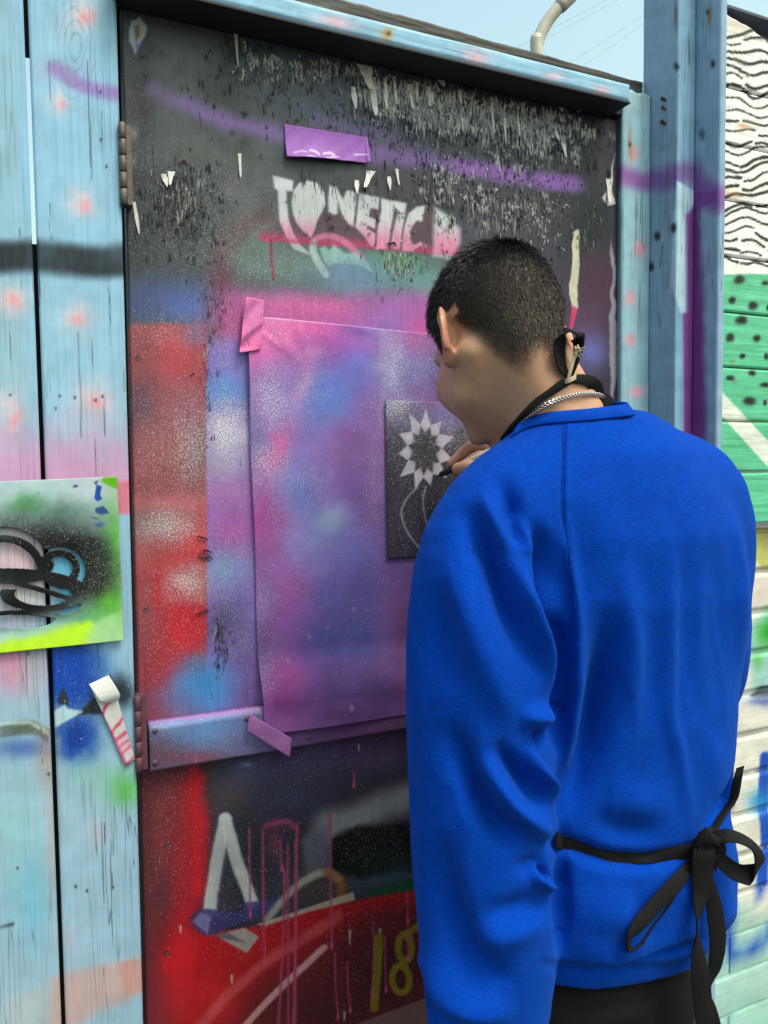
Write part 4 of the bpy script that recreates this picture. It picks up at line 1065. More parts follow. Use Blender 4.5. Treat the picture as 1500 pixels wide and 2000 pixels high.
def paint_sheet(V):
    p = Paint(V, (150, 100, 178))
    X, Y = p.X, p.Y
    B = lambda *a, **k: p.blob(*a, **{**dict(j=14), **k})
    B(565, 652, 130, 56, (238, 104, 188)); B(530, 695, 70, 50, (234, 96, 176), .95); B(665, 668, 60, 40, (194, 80, 182)); B(600, 642, 80, 30, (240, 108, 184), .9)
    B(720, 645, 60, 26, (150, 112, 196), .9); B(640, 690, 50, 40, (182, 84, 178)); B(820, 650, 50, 46, (196, 96, 176), .9)
    B(540, 770, 70, 80, (152, 124, 204)); B(650, 770, 70, 70, (104, 124, 212)); B(700, 720, 50, 50, (112, 118, 210), .9); B(640, 810, 50, 50, (96, 136, 214), .8)
    B(760, 720, 30, 80, (152, 156, 212), .8); B(790, 740, 40, 60, (120, 112, 186), .8); B(830, 720, 40, 30, (118, 136, 206), .7)
    B(590, 760, 16, 50, (196, 150, 210), .7, rot=.4); B(610, 690, 30, 14, (206, 140, 206), .6)
    B(545, 870, 22, 40, (208, 82, 152), .95, rot=.5); B(530, 905, 18, 20, (204, 80, 150), .8)
    B(500, 860, 24, 60, (112, 110, 176), .8); B(510, 960, 26, 60, (140, 110, 176), .8); B(560, 960, 34, 60, (140, 150, 206), .8)
    B(590, 960, 40, 80, (104, 118, 204), .95); B(640, 860, 60, 50, (124, 124, 198), .9); B(690, 860, 60, 50, (136, 92, 164), .95); B(660, 910, 60, 40, (146, 104, 176), .9)
    B(620, 930, 40, 30, (130, 124, 196), .8); B(700, 960, 60, 70, (116, 86, 158), .95); B(720, 800, 34, 40, (130, 96, 172), .8); B(740, 1010, 40, 80, (110, 82, 150), .9); B(730, 920, 16, 90, (134, 104, 168), .8)
    B(515, 1030, 30, 90, (172, 76, 154), .95); B(545, 1060, 34, 60, (166, 88, 166), .9); B(580, 1060, 30, 60, (140, 120, 192), .8)
    B(640, 1030, 50, 60, (124, 146, 200), .95); B(650, 1020, 22, 26, (150, 160, 190), .9); B(600, 1090, 60, 50, (132, 138, 200), .8); B(690, 1080, 60, 50, (114, 112, 192), .9)
    B(560, 1170, 60, 80, (160, 84, 164), .95); B(520, 1160, 30, 80, (130, 104, 176), .8); B(650, 1160, 60, 60, (108, 104, 182), .95); B(720, 1150, 60, 70, (98, 90, 164), .9); B(780, 1120, 40, 50, (112, 86, 152), .9)
    B(520, 1270, 26, 70, (84, 70, 124), .9); B(580, 1260, 60, 60, (140, 84, 162), .9); B(640, 1250, 70, 60, (92, 94, 172), .95); B(710, 1250, 60, 60, (86, 92, 166), .95); B(790, 1230, 50, 70, (110, 72, 128), .95)
    B(560, 1360, 60, 60, (138, 66, 140), .95); B(650, 1340, 60, 60, (100, 76, 150), .95); B(560, 1320, 40, 30, (150, 70, 146), .8); B(740, 1340, 70, 60, (92, 72, 132), .95); B(800, 1320, 50, 60, (104, 66, 116), .9)
    B(680, 1400, 90, 24, (88, 60, 112), .8); B(480, 1330, 50, 90, (112, 92, 160), .4)
    B(900, 900, 90, 400, (80, 66, 112), .8)
    p.line([(512, 622), (640, 628), (760, 634)], 4, (206, 150, 206), .7, 3, 1)
    p.line([(744, 640), (746, 760), (752, 900), (757, 1090)], 3, (160, 140, 190), .35, 3)
    for a in ((540, 650, 60, 60, .55), (600, 660, 60, 50, .35), (530, 780, 60, 90, .8), (600, 740, 40, 60, .6), (520, 900, 60, 70, .75), (770, 720, 40, 100, .8), (780, 800, 60, 60, .7), (560, 1000, 50, 90, .35), (820, 700, 50, 70, .5), (510, 1180, 30, 100, .5), (520, 1290, 30, 60, .45), (700, 1200, 150, 200, .05), (590, 1150, 60, 100, .14), (740, 960, 40, 120, .35), (580, 940, 50, 40, .5)):
        p.speck(*a)
    for x, y in ((686, 1382), (640, 1224), (646, 1064), (604, 1244), (562, 1290), (690, 1190), (688, 1384)): p.blob(x, y, 4, 6, (150, 130, 180), .7, 0, 1, 3)
    p.smudge(.07, 50); p.smudge(.04, 12, 9)
    return p
P, u, v = warp_quad((480, 616), (1000, 668), (1000, 1360), (509, 1428), DY - 0.0035, 250, 300)
vv, uu = v[:, None], u[None, :]
P[:, :, 1] -= 0.0215 * sstep(.80, .93, vv) + 0.003 * sstep(.93, 1, vv) * (0.4 + np.sin(uu * 9)) + 0.0016 * (np.sin(uu * 7 + vv * 3) + 1) * (1 - vv) + (.0016 * np.sin(vv * 17 + uu * 9) + .0012 * np.sin(vv * 7 - uu * 14)) * np.clip(1 - uu * 2.3, 0, 1) + .0022 * np.exp(-(uu / .03) ** 2) * (.5 + .5 * np.sin(vv * 12))
P[:, :, 0] += 0.0008 * np.sin(vv * 14) * (uu < .01)
# creases around the taped corner
for (cx, cy, dx, dy, wd, am) in ((560, 675, .5, .86, 10, .0016), (590, 660, .3, .95, 8, .001), (530, 665, .8, .6, 7, .0012), (700, 640, .95, .3, 9, .0014)):
    px_, py_ = proj(P.reshape(-1, 3)); px_ = px_.reshape(P.shape[:2]); py_ = py_.reshape(P.shape[:2])
    ac = (px_ - cx) * dy - (py_ - cy) * dx; al = (px_ - cx) * dx + (py_ - cy) * dy
    P[:, :, 1] -= am * np.exp(-(ac / wd) ** 2 - (al / 34) ** 2)
sheet = thin("stencil_sheet", P, paint_sheet, M_SHEET, None, 0.0007)
tag(sheet, "large pink, violet and blue sprayed sheet taped to the middle of the door", "stencil sheet")
# ------------------------------------------------------------------ dark speckled card the person is working on
def paint_card(V):
    p = Paint(V, (52, 50, 62))
    X, Y = p.X, p.Y
    p.mix(np.arange(len(X)), sstep(850, 776, Y + 30 * p.j1 - .2 * (X - 780)), (124, 112, 180))
    p.blob(770, 740, 24, 90, (150, 154, 210), .8, 0, 14); p.blob(820, 720, 50, 40, (110, 116, 190), .7, 0, 14); p.blob(830, 655, 60, 40, (200, 92, 172), .85, 0, 14); p.blob(835, 775, 26, 16, (196, 84, 150), .7, 0, 10)
    p.blob(800, 800, 60, 50, (84, 76, 110), .6, 0, 14); p.blob(790, 1040, 70, 70, (58, 52, 74), .6); p.blob(770, 690, 30, 50, (128, 110, 196), .5)
    LI = (178, 172, 194)
    # plain daisy cut-out: pointed petals round a dark middle, two thin stalks
    for k in range(11):
        an = 2 * math.pi * k / 11 + .2
        ca, sa = math.cos(an), math.sin(an)
        ctr = np.array((829.0, 880.0)); ex, ey = 56 + 6 * math.sin(k * 2.1), 78 + 8 * math.cos(k * 1.7)
        tip = ctr + (ca * ex, sa * ey)
        l_, r_ = ctr + (math.cos(an - .30) * 34, math.sin(an - .30) * 52), ctr + (math.cos(an + .30) * 34, math.sin(an + .30) * 52)
        p.poly([ctr + (ca * 22, sa * 34), l_, tip, r_], LI, .95, 1.6)
    p.blob(829, 880, 24, 36, (50, 48, 58), 1, 0, 2, 4)
    p.line([(816, 950), (796, 972), (784, 1000), (796, 1040), (830, 1084)], 1.8, (140, 136, 156), .9, 1.2)
    p.line([(832, 950), (826, 976), (830, 1010), (838, 1040)], 1.8, (140, 136, 156), .9, 1.2)
    for a in ((800, 860, 70, 120, .42), (780, 780, 50, 60, .9), (880, 850, 60, 60, .6), (790, 1000, 60, 80, .25), (780, 700, 50, 90, .6)): p.speck(*a)
    p.smudge(.08, 14)
    return p
P, u, v = warp_quad((753, 782), (965, 790), (965, 1076), (757, 1091), DY - 0.0080, 110, 240)
P[:, :, 1] -= 0.0006 * np.sin(u[None, :] * 5) * np.ones((240, 1))
card = thin("stencil_card", P, paint_card, M_SHEET, None, 0.0009)
tag(card, "dark speckled stencil card with a pale daisy cut-out under the person's pen", "stencil card")
# ------------------------------------------------------------------ green and black stencil card on the left boards
CIRC = [((118, 1112), 25, 24), ((22, 1096), 46, 38)]
def hole(V, X, Y):
    def el(c, a, b): return ((X - c[0]) / a) ** 2 + ((Y - c[1]) / b) ** 2
    outer = (el((8, 1118), 92, 88) < 1) | (el((116, 1114), 50, 46) < 1) | (el((84, 1166), 84, 40) < 1) | (el((20, 1205), 90, 26) < 1)
    def line_(c_, a, b, w): r = np.sqrt(el(c_, a, b)); return np.abs(r - 1) * min(a, b) < w
    bars = (line_((8, 1122), 74, 70, 8) & (Y < 1125)) | line_((116, 1110), 33, 30, 7) | (line_((84, 1160), 70, 28, 6) & (Y > 1150)) | (line_((10, 1150), 130, 34, 7) & (Y < 1150)) | (line_((40, 1230), 120, 34, 5) & (Y < 1215))
    bars |= np.abs((Y - 1140) - (X - 40) * .30) < 5.5
    bars |= (el((20, 1128), 66, 12) < 1) | (el((92, 1104), 14, 12) < 1)
    h = outer & ~bars & (Y < 1226)
    return h
def paint_green(V):
    p = Paint(V, (188, 210, 226))
    X, Y = p.X, p.Y
    p.blob(60, 1000, 120, 50, (150, 196, 190), .7, 0, 14); p.blob(52, 986, 34, 18, (86, 166, 100), .9, 0, 10); p.blob(200, 960, 60, 30, (196, 206, 230), .7)
    p.blob(225, 1060, 30, 90, (96, 186, 70), .95, 0, 10); p.blob(215, 1180, 40, 70, (104, 200, 60), .95, 0, 10); p.blob(170, 1210, 60, 30, (84, 176, 96), .8, 0, 10); p.blob(190, 1085, 30, 40, (96, 150, 116), .9)
    p.blob(120, 1000, 90, 26, (110, 150, 140), .7)
    p.blob(40, 1090, 120, 84, (12, 16, 18), 1.0, 0, 14, 3); p.blob(140, 1090, 76, 76, (12, 16, 18), 1.0, 0, 16, 3); p.blob(190, 1130, 40, 44, (20, 28, 24), .9, 0, 14); p.blob(50, 1180, 120, 44, (10, 12, 14), 1.0, -.2, 10, 3)
    p.blob(60, 1222, 90, 14, (120, 170, 170), .7, -.15, 8)
    p.poly([(-20, 1262), (60, 1238), (130, 1222), (176, 1212), (190, 1226), (180, 1262), (0, 1285)], (186, 236, 40), .95, 9, 5); p.poly([(166, 1240), (200, 1206), (245, 1190), (245, 1260), (164, 1262)], (170, 220, 160), .8, 9, 5)
    p.blob(60, 1236, 70, 10, (150, 200, 170), .7, -.2)
    p.poly([(196, 940), (204, 930), (240, 928), (240, 962), (228, 956)], (110, 192, 40), 1, 1.5)
    p.poly([(188, 948), (197, 950), (196, 966), (199, 976), (190, 980), (184, 972)], (24, 74, 170), .95, 1.5, 3); p.poly([(186, 992), (200, 990), (212, 1004), (196, 1006), (186, 1000)], (40, 74, 150), .9, 2, 4); p.blob(194, 1025, 9, 5, (50, 80, 160), .8, 0, 3); p.poly([(174, 1008), (190, 1012), (196, 1016), (180, 1012)], (40, 70, 140), .8, 1.5)
    p.poly([(183, 942), (192, 938), (188, 948)], (30, 60, 120), .9, 1.5); p.blob(147, 950, 5, 3, (50, 60, 90), .9, 0, 2, 3); p.blob(77, 966, 3, 2, (110, 140, 170), .9)
    for a in ((60, 1030, 120, 30, .34), (170, 1080, 50, 40, .3), (195, 1120, 40, 50, .4), (120, 1040, 60, 30, .3)): p.speck(*a)
    p.smudge(.05, 20)
    return p
P, u, v = warp_quad((-60, 943), (228.5, 931), (241, 1250), (-60, 1281), -0.0055, 170, 230)
P[:, :, 1] -= 0.002 * (np.sin(v[:, None] * 5 + u[None, :] * 3)) * u[None, :] + .003 * sstep(.85, 1, v)[:, None] * (1 - u[None, :])
gcard = thin("stencil_card", P, paint_green, M_SHEET, None, 0.0012, hole)
tag(gcard, "green and black stencil card with ring-shaped cut-outs on the blue boards", "stencil card")
# ------------------------------------------------------------------ strips of tape
M_TAPE = painted("masking tape", 0, 0.0, 0.12, 0.55, specks=True)
def tape(name, quad, y, paint, label, lift, nx=24, nz=10, parent=None):
    P, u, v = warp_quad(*quad, y, nx, nz)
    P[:, :, 1] -= lift(u[None, :], v[:, None])
    o = thin(name, P, paint, M_TAPE, parent, 0.0005)
    if label: tag(o, label, "tape", "strips of masking tape")
    return o
def pt1(V):
    p = Paint(V, (158, 98, 196)); p.blob(600, 300, 60, 16, (168, 118, 206), .6)
    [p.line(q, w_, (222, 208, 238), .9, .9, 2) for q, w_ in (([(574, 297), (590, 294), (600, 296)], 1.2), ([(606, 293), (618, 296), (624, 301)], 2.2), ([(634, 300), (646, 299), (654, 305)], 2.4), ([(640, 308), (662, 307)], 1.4), ([(692, 303), (718, 302)], 1.2), ([(600, 303), (616, 305)], 1.0))]; p.line([(558, 307), (640, 313), (720, 319)], 1.4, (206, 180, 226), .6, 1.2, 2)
    p.smudge(.06, 16); return p
tape("masking_tape", ((555, 243), (718, 269), (721, 320), (557, 309)), DY - .001, pt1, "wide violet strip of tape curling off above the white lettering", lambda u, v: .001 + .010 * v ** 2 * (.65 + .35 * np.sin(u * 5)) + .0006 * np.sin(u * 23 + v * 9) * v + .004 * (u > .96) * v, 90, 28)
def pt2(V):
    p = Paint(V, (218, 112, 184)); p.blob(490, 600, 30, 20, (206, 120, 190), .6); p.blob(490, 670, 24, 20, (226, 104, 160), .8); p.speck(495, 640, 30, 60, .35); p.smudge(.06, 12); return p
tape("masking_tape", ((479, 581), (515, 587), (508, 684), (466, 690)), DY - .0075, pt2, "pink wrinkled strip of tape at the top left corner of the sheet", lambda u, v: .001 + .0014 * (np.sin(v * 11 + u * 5) + 1) + .002 * np.exp(-((v - .75 + u * .3) / .08) ** 2) + .004 * sstep(.9, 1, v) * (1 - u) + .0016 * sstep(.12, 0, u), 20, 40)
def pt3(V):
    p = Paint(V, (150, 96, 164)); p.blob(500, 1410, 30, 16, (168, 112, 176), .7); p.blob(550, 1450, 20, 16, (170, 110, 170), .6); p.speck(520, 1430, 30, 30, .1); p.smudge(.05, 12); return p
P, u, v = warp_quad((484, 1393), (508, 1392), (569, 1439), (563, 1477), -.0145, 16, 22)
q0, q1, q2, q3 = (W(*q, -.014) for q in ((486, 1393), (568, 1440), (563, 1477), (483, 1428)))
u3 = np.linspace(0, 1, 22)[None, :, None]; v3 = np.linspace(0, 1, 10)[:, None, None]
P = (q0 * (1 - u3) + q1 * u3) * (1 - v3) + (q3 * (1 - u3) + q2 * u3) * v3
P[:, :, 1] -= (.0015 + .005 * u3 ** 3 + .001 * v3)[:, :, 0]
tag(thin("masking_tape", P, pt3, M_TAPE, None, .0005), "lilac strip of tape hanging at the bottom left corner of the sheet", "tape", "strips of masking tape")
def pt4(V):
    p = Paint(V, (212, 214, 216)); MG = (206, 66, 122)
    p.line([(200, 1402), (206, 1380), (226, 1360)], 3, MG, .9, 1.3, 1); p.line([(201, 1400), (222, 1440), (246, 1492)], 2.6, MG, .9, 1.3, 1)
    for a, b in (((216, 1432), (240, 1404)), ((224, 1448), (246, 1430)), ((230, 1462), (252, 1444)), ((236, 1474), (256, 1456)), ((246, 1494), (262, 1478))): p.line([a, b], 3.2, MG, .9, 1.3, 1)
    p.blob(240, 1456, 20, 20, (222, 170, 196), .4); p.smudge(.04, 10); return p
wt = empty("masking_tape", W(215, 1400, -.002), "white folded strip of tape with magenta strokes on the blue board", "tape", "strips of masking tape")
def strip(name, rows, y0, painter, parent, curve):
    R = []
    rows = spl([list(p) + list(q) for p, q in rows], 9)
    rows = [((r[0], r[1]), (r[2], r[3])) for r in rows]
    for i, (a, b) in enumerate(rows):
        t = i / (len(rows) - 1)
        A, B = W(*a, y0), W(*b, y0)
        k = np.linspace(0, 1, 20)[:, None]
        q = A * (1 - k) + B * k; q[:, 1] -= curve(t)
        R.append(q)
    P = np.array(R)
    return thin(name, P, painter, M_TAPE, parent, .0005)
rows = [((173, 1334), (212, 1318)), ((186, 1362), (226, 1346)), ((200, 1392), (232, 1374)), ((214, 1424), (240, 1404)), ((230, 1462), (252, 1444)), ((245, 1496), (264, 1482))]
strip("strip", rows, -.0015, pt4, wt, lambda t: .002 + .004 * (1 - t) ** 2)
strip("folded_end", [((173, 1334), (211, 1316)), ((184, 1350), (224, 1336)), ((194, 1364), (232, 1352)), ((206, 1371), (230, 1365))], -.0015, lambda V: Paint(V, (222, 226, 230)), wt, lambda t: .0075 + .006 * math.sin(3.1 * t) )
# ------------------------------------------------------------------ sculpting kit: distance fields -> surface nets
def sd_cone(P, a, b, ra, rb):
    """capsule with a radius at either end"""
    a, b = np.asarray(a, float), np.asarray(b, float)
    d = b - a
    t = np.clip(((P - a) @ d) / (d @ d + 1e-12), 0, 1)
    return np.linalg.norm(P - a - t[..., None] * d, axis=-1) - (ra + (rb - ra) * t)
def sd_chain(P, pts, rad, n=5, k=0.006):
    q = spl([list(p) + [r] for p, r in zip(pts, rad)], n)
    out = None
    for a, b in zip(q[:-1], q[1:]):
        d = sd_cone(P, a[:3], b[:3], a[3], b[3])
        out = d if out is None else np.minimum(out, d)
    return out
def sd_ell(P, c, r, rot=None):
    q = P - np.asarray(c, float)
    if rot is not None: q = q @ rot
    r = np.asarray(r, float)
    k0 = np.linalg.norm(q / r, axis=-1); k1 = np.linalg.norm(q / (r * r), axis=-1)
    return k0 * (k0 - 1) / (k1 + 1e-9)
def smin(a, b, k):
    h = np.clip(0.5 + 0.5 * (b - a) / k, 0, 1)
    return b + (a - b) * h - k * h * (1 - h)
def smax(a, b, k): return -smin(-a, -b, k)
def rotm(fwd, up):
    f = np.asarray(fwd, float); f = f / np.linalg.norm(f)
    r = np.cross(f, up); r /= np.linalg.norm(r)
    return np.stack([r, f, np.cross(r, f)], 1)       # columns: right, forward, up
def nets(fn, lo, hi, h):
    lo, hi = np.asarray(lo, float), np.asarray(hi, float)
    n = np.ceil((hi - lo) / h).astype(int) + 1
    ax = [lo[i] + h * np.arange(n[i]) for i in range(3)]
    G = np.empty((n[0], n[1], n[2]), np.float32)
    for i0 in range(0, n[0], 24):
        P = np.stack(np.meshgrid(ax[0][i0:i0 + 24], ax[1], ax[2], indexing='ij'), -1)
        G[i0:i0 + 24] = fn(P)
    s = G < 0
    nx, ny, nz = n - 1
    acc = np.zeros((nx, ny, nz, 3), np.float32); cnt = np.zeros((nx, ny, nz), np.float32)
    cor = [(i, j, k) for i in (0, 1) for j in (0, 1) for k in (0, 1)]
    for a in cor:
        for d in range(3):
            if a[d]: continue
            b = list(a); b[d] = 1
            ga = G[a[0]:a[0] + nx, a[1]:a[1] + ny, a[2]:a[2] + nz]; gb = G[b[0]:b[0] + nx, b[1]:b[1] + ny, b[2]:b[2] + nz]
            x = (ga < 0) != (gb < 0)
            t = np.where(x, ga / (ga - gb + 1e-20), 0)
            for q in range(3):
                acc[..., q] += np.where(x, a[q] + (t if q == d else 0), 0)
            cnt += x
    act = cnt > 0
    idx = np.full(act.shape, -1, np.int64); idx[act] = np.arange(act.sum())
    V = (np.argwhere(act) + acc[act] / cnt[act][:, None]) * h + lo
    F = []
    for d in range(3):
        e, f = [(1, 2), (2, 0), (0, 1)][d]
        sl = [slice(1, n[q] - 1) for q in range(3)]; sl[d] = slice(0, n[d] - 1)
        sl2 = list(sl); sl2[d] = slice(1, n[d])
        a, b = s[tuple(sl)], s[tuple(sl2)]
        for flip in (0, 1):
            w = np.argwhere((a & ~b) if not flip else (~a & b))
            if not len(w): continue
            w = w + np.array([0 if q == d else 1 for q in range(3)])
            c = []
            for oe, of in ((-1, -1), (0, -1), (0, 0), (-1, 0)):
                k = w.copy(); k[:, e] += oe; k[:, f] += of
                c.append(idx[k[:, 0], k[:, 1], k[:, 2]])
            q4 = np.stack(c if not flip else c[::-1], 1)
            F.append(q4)
    return V, np.vstack(F)
def vnormals(V, F):
    N = np.zeros_like(V)
    n = np.cross(V[F[:, 2]] - V[F[:, 0]], V[F[:, 3]] - V[F[:, 1]])
    for k in range(4):
        for q in range(3): N[:, q] += np.bincount(F[:, k], n[:, q], len(V))
    return N / (np.linalg.norm(N, axis=1, keepdims=True) + 1e-12)
def relax(V, F, it=2, lam=0.5):
    E = np.vstack([F[:, [0, 1]], F[:, [1, 2]], F[:, [2, 3]], F[:, [3, 0]]])
    deg = np.bincount(E.ravel(), minlength=len(V))[:, None]
    for _ in range(it):
        S = np.zeros_like(V)
        for q in range(3):
            S[:, q] = np.bincount(E[:, 0], V[E[:, 1], q], len(V)) + np.bincount(E[:, 1], V[E[:, 0], q], len(V))
        V = V + lam * (S / deg - V)
    return V
def front_facing(V, N):
    return np.einsum('ij,ij->i', N, _C - V) > 0
def fold(V, N, lines):
    """ridges (+) and hollows (-) of the cloth: (measured line, half width px, height mm, softness of the ends)"""
    X, Y = proj(V)
    f = front_facing(V, N)
    H = np.zeros(len(V))
    for pts, w, amp in lines:
        p = spl(pts, 8)
        m = w * 3
        i = np.nonzero(f & (X > p[:, 0].min() - m) & (X < p[:, 0].max() + m) & (Y > p[:, 1].min() - m) & (Y < p[:, 1].max() + m))[0]
        best = np.full(len(i), 1e9); tt = np.zeros(len(i))
        for k in range(len(p) - 1):
            d = p[k + 1] - p[k]
            t = np.clip(((X[i] - p[k, 0]) * d[0] + (Y[i] - p[k, 1]) * d[1]) / (d @ d + 1e-9), 0, 1)
            q = np.hypot(X[i] - p[k, 0] - t * d[0], Y[i] - p[k, 1] - t * d[1])
            u = q < best
            best[u] = q[u]; tt[u] = (k + t[u]) / (len(p) - 1)
        env = np.sin(np.pi * np.clip(tt, 0, 1)) ** 1.25
        H[i] += amp * 0.001 * np.exp(-(best / w) ** 2) * env
    return H
# ------------------------------------------------------------------ the person
person = empty("person", (0.66, -0.36, 0.0), "person in bright blue sweatshirt and black apron, head bent, drawing on the stencil card", "person")
Z = CAM_H
# --- landmarks, metres in the site frame
NECK = np.array((0.622, -0.345, Z + 0.035))
HEADC = D(962, 652, 0.985)
HS_ = 0.945
yaw_h, pit_h, rol_h = math.radians(-1), math.radians(-31), math.radians(3)
hf = np.array((math.sin(yaw_h) * math.cos(pit_h), math.cos(yaw_h) * math.cos(pit_h), math.sin(pit_h)))
hr0 = np.cross(hf, (0, 0, 1)); hr0 /= np.linalg.norm(hr0); hu0 = np.cross(hr0, hf)
hr = hr0 * math.cos(rol_h) - hu0 * math.sin(rol_h); hu = np.cross(hr, hf)
HB = np.stack([hr, hf, hu], 1)
def HL(x, y, z): return HEADC + HB @ np.array((x, y, z))
SHL, SHR = np.array((0.494, -0.368, Z - 0.072)), np.array((0.810, -0.335, Z - 0.055))
ELL, WRL = D(940, 1520, .868), D(945, 2060, .88)
ELR, WRR = np.array((0.872, -0.268, Z - 0.325)), np.array((0.725, -0.145, Z - 0.035))
# --- hand that holds the pen
IDX = [W(985, 905, -.125), W(958, 872, -.098), W(931, 866, -.078), W(905, 884, -.052), W(882, 905, -.036)]
THB = [W(1000, 960, -.135), W(955, 932, -.110), W(922, 914, -.085), W(895, 916, -.060)]
MID = [W(990, 920, -.118), W(966, 897, -.085), W(938, 893, -.058), W(912, 906, -.040), W(892, 922, -.030)]
RNG_ = [W(1000, 940, -.112), W(978, 922, -.074), W(950, 922, -.046), W(925, 935, -.034), W(912, 950, -.036)]
PNK = [W(1010, 962, -.108), W(992, 950, -.066), W(968, 952, -.042), W(944, 962, -.034), W(934, 972, -.040)]
PALM = W(1008, 938, -.128)
def f_hand(P):
    d = smin(sd_cone(P, PALM, W(985, 925, -.108), .026, .020), sd_cone(P, WRR, PALM, .026, .025), .02)
    d = smin(d, sd_cone(P, W(1012, 960, -.118), W(990, 925, -.105), .022, .017), .015)
    for c, r in ((IDX, (.0118, .0112, .0104, .0092, .0074)), (MID, (.0118, .0112, .0104, .0092, .0074)), (RNG_, (.0100, .0096, .0088, .0078, .0066)), (PNK, (.0092, .0085, .0078, .0070, .0060))):
        d = smin(d, sd_chain(P, c, r), .004)
    d = smin(d, sd_chain(P, THB, (.016, .0134, .0124, .0104)), .006)
    return d
def f_lefthand(P):
    w = WRL; dn = np.array((0.03, 0.10, -0.99)); dn /= np.linalg.norm(dn); sx = np.array((0.25, .95, .1)); sx /= np.linalg.norm(sx)
    k = w + dn * .085
    d = smin(sd_cone(P, w, k + sx * .02, .026, .016), sd_cone(P, w, k - sx * .022, .026, .016), .02)
    for i, (o, L) in enumerate(((.030, .072), (.010, .082), (-.011, .076), (-.030, .060))):
        a = k + sx * o; b = a + dn * L * .55; c = a + dn * L + np.array((.025, .0, 0))
        d = smin(d, sd_chain(P, [a, b, c], (.0098, .009, .0072)), .004)
    t0 = w + dn * .03 + sx * .022
    d = smin(d, sd_chain(P, [t0, t0 + dn * .035 + sx * .022, t0 + dn * .075 + sx * .024], (.014, .011, .0085)), .008)
    return d
def f_head(P):
    q = (P - HEADC) @ HB / HS_
    x, y, z = q[..., 0], q[..., 1], q[..., 2]
    a = np.abs(x)
    m = np.stack([a, y, z], -1)
    d = sd_ell(q, (0, -.012, .022), (.0765, .0955, .084))
    d = smin(d, sd_ell(q, (0, -.052, -.008), (.062, .052, .058)), .03)
    d = smin(d, sd_ell(q, (0, .036, -.038), (.0555, .052, .076)), .028)
    d = smin(d, sd_cone(m, (.052, .0, -.050), (.046, .028, -.082), .021, .017), .022)     # jaw angle
    d = smin(d, sd_cone(m, (.046, .028, -.082), (.012, .078, -.112), .017, .015), .02)
    d = smin(d, sd_ell(m, (.042, .060, -.048), (.024, .026, .026)), .02)                       # cheeks
    d = smin(d, sd_ell(m, (.041, .047, -.064), (.0170, .031, .028)), .022)
    d = smin(d, sd_cone(q, (0, .092, -.002), (0, .112, -.040), .008, .0125), .010)             # nose
    d = smin(d, sd_ell(m, (.010, .102, -.043), (.008, .010, .007)), .006)
    d = smin(d, sd_cone(m, (.012, .090, .010), (.042, .078, .012), .009, .008), .012)          # brow
    d = smax(d, -sd_ell(m, (.031, .100, -.006), (.014, .014, .010)), .012)
    d = smin(d, sd_ell(m, (.031, .080, -.006), (.0125, .0125, .0125)), .003)                   # eyes
    d = smin(d, sd_cone(m, (0, .098, -.070), (.020, .089, -.073), .0065, .004), .006); d = smin(d, sd_cone(m, (0, .096, -.081), (.017, .088, -.079), .007, .004), .006)
    # ears: shell with rim, bowl and lobe
    er = np.stack([a, y, z], -1) - np.array((.0750, -.012, -.026))
    ang = math.radians(14)
    ey = er[..., 1] * math.cos(ang) + er[..., 2] * math.sin(ang); ez = -er[..., 1] * math.sin(ang) + er[..., 2] * math.cos(ang)
    ex = er[..., 0] * math.cos(.55) + ey * math.sin(.55); ey2 = -er[..., 0] * math.sin(.55) + ey * math.cos(.55)
    # ex grows outward; the shell stands off the skull towards the back
    sx_, sy_ = er[..., 0], ey
    off = sx_ - .010 + sy_ * .58            # distance off a plane that opens to the rear
    rr = np.sqrt((sy_ / .0200) ** 2 + ((ez - .002) / .032) ** 2)
    shell = np.maximum(np.abs(off) - .0042, (rr - 1) * .018)
    rim = np.sqrt(((rr - .93) * .018) ** 2 + (off - .002) ** 2) - .0046
    rim = np.where(ez < -.026, .02, rim)
    lobe = np.sqrt(((sy_ - .004) / 1.0) ** 2 + ((ez + .030) / 1.25) ** 2 + (off * 1.1) ** 2) - .0085
    bowl = np.sqrt((sy_ - .006) ** 2 + (ez + .004) ** 2 * .5 + (off - .008) ** 2) - .0105
    ear = smin(smin(shell, rim, .003), lobe, .006)
    ear = smax(ear, -bowl, .004)
    root = np.sqrt(((sy_ - .008) / .75) ** 2 + (ez / 1.7) ** 2 + (sx_ / .9) ** 2) - .0100
    ear = smin(ear, root, .006)
    d = smin(d, ear, .005)
    d = d * HS_
    # neck with its two cords, and the slope to the shoulders
    n0, n1 = HL(0, -.030, -.045), NECK + np.array((-.006, .000, -.03))
    d = smin(d, sd_cone(P, n0, n1, .051, .055), .024)
    for s in (-1, 1):
        d = smin(d, sd_cone(P, HL(.060 * s, -.022, -.055), NECK + np.array((.035 * s, .075, -.05)), .0125, .013), .024)
        d = smin(d, sd_cone(P, HL(.018 * s, -.062, -.055), NECK + np.array((.026 * s, -.030, -.03)), .014, .020), .026)
        d = smin(d, sd_cone(P, NECK + np.array((.03 * s, -.012, -.03)), NECK + np.array((.12 * s, -.005, -.095)), .042, .036), .035)
    return d
hlo = np.minimum(HEADC - .165, NECK - (.22, .14, .10)); hhi = np.maximum(HEADC + .16, NECK + (.22, .14, .02))
HV, HF = nets(f_head, hlo, hhi, 0.0031)
HV = relax(HV, HF, 2, .45)
BV, BF = nets(f_hand, np.minimum(WRR, PALM) - (.13, .06, .09), np.maximum(WRR, PALM) + (.06, .13, .08), 0.0021)
BV = relax(BV, BF, 1, .4)
LV, LF = nets(f_lefthand, WRL - (.09, .09, .22), WRL + (.10, .10, .03), 0.003)
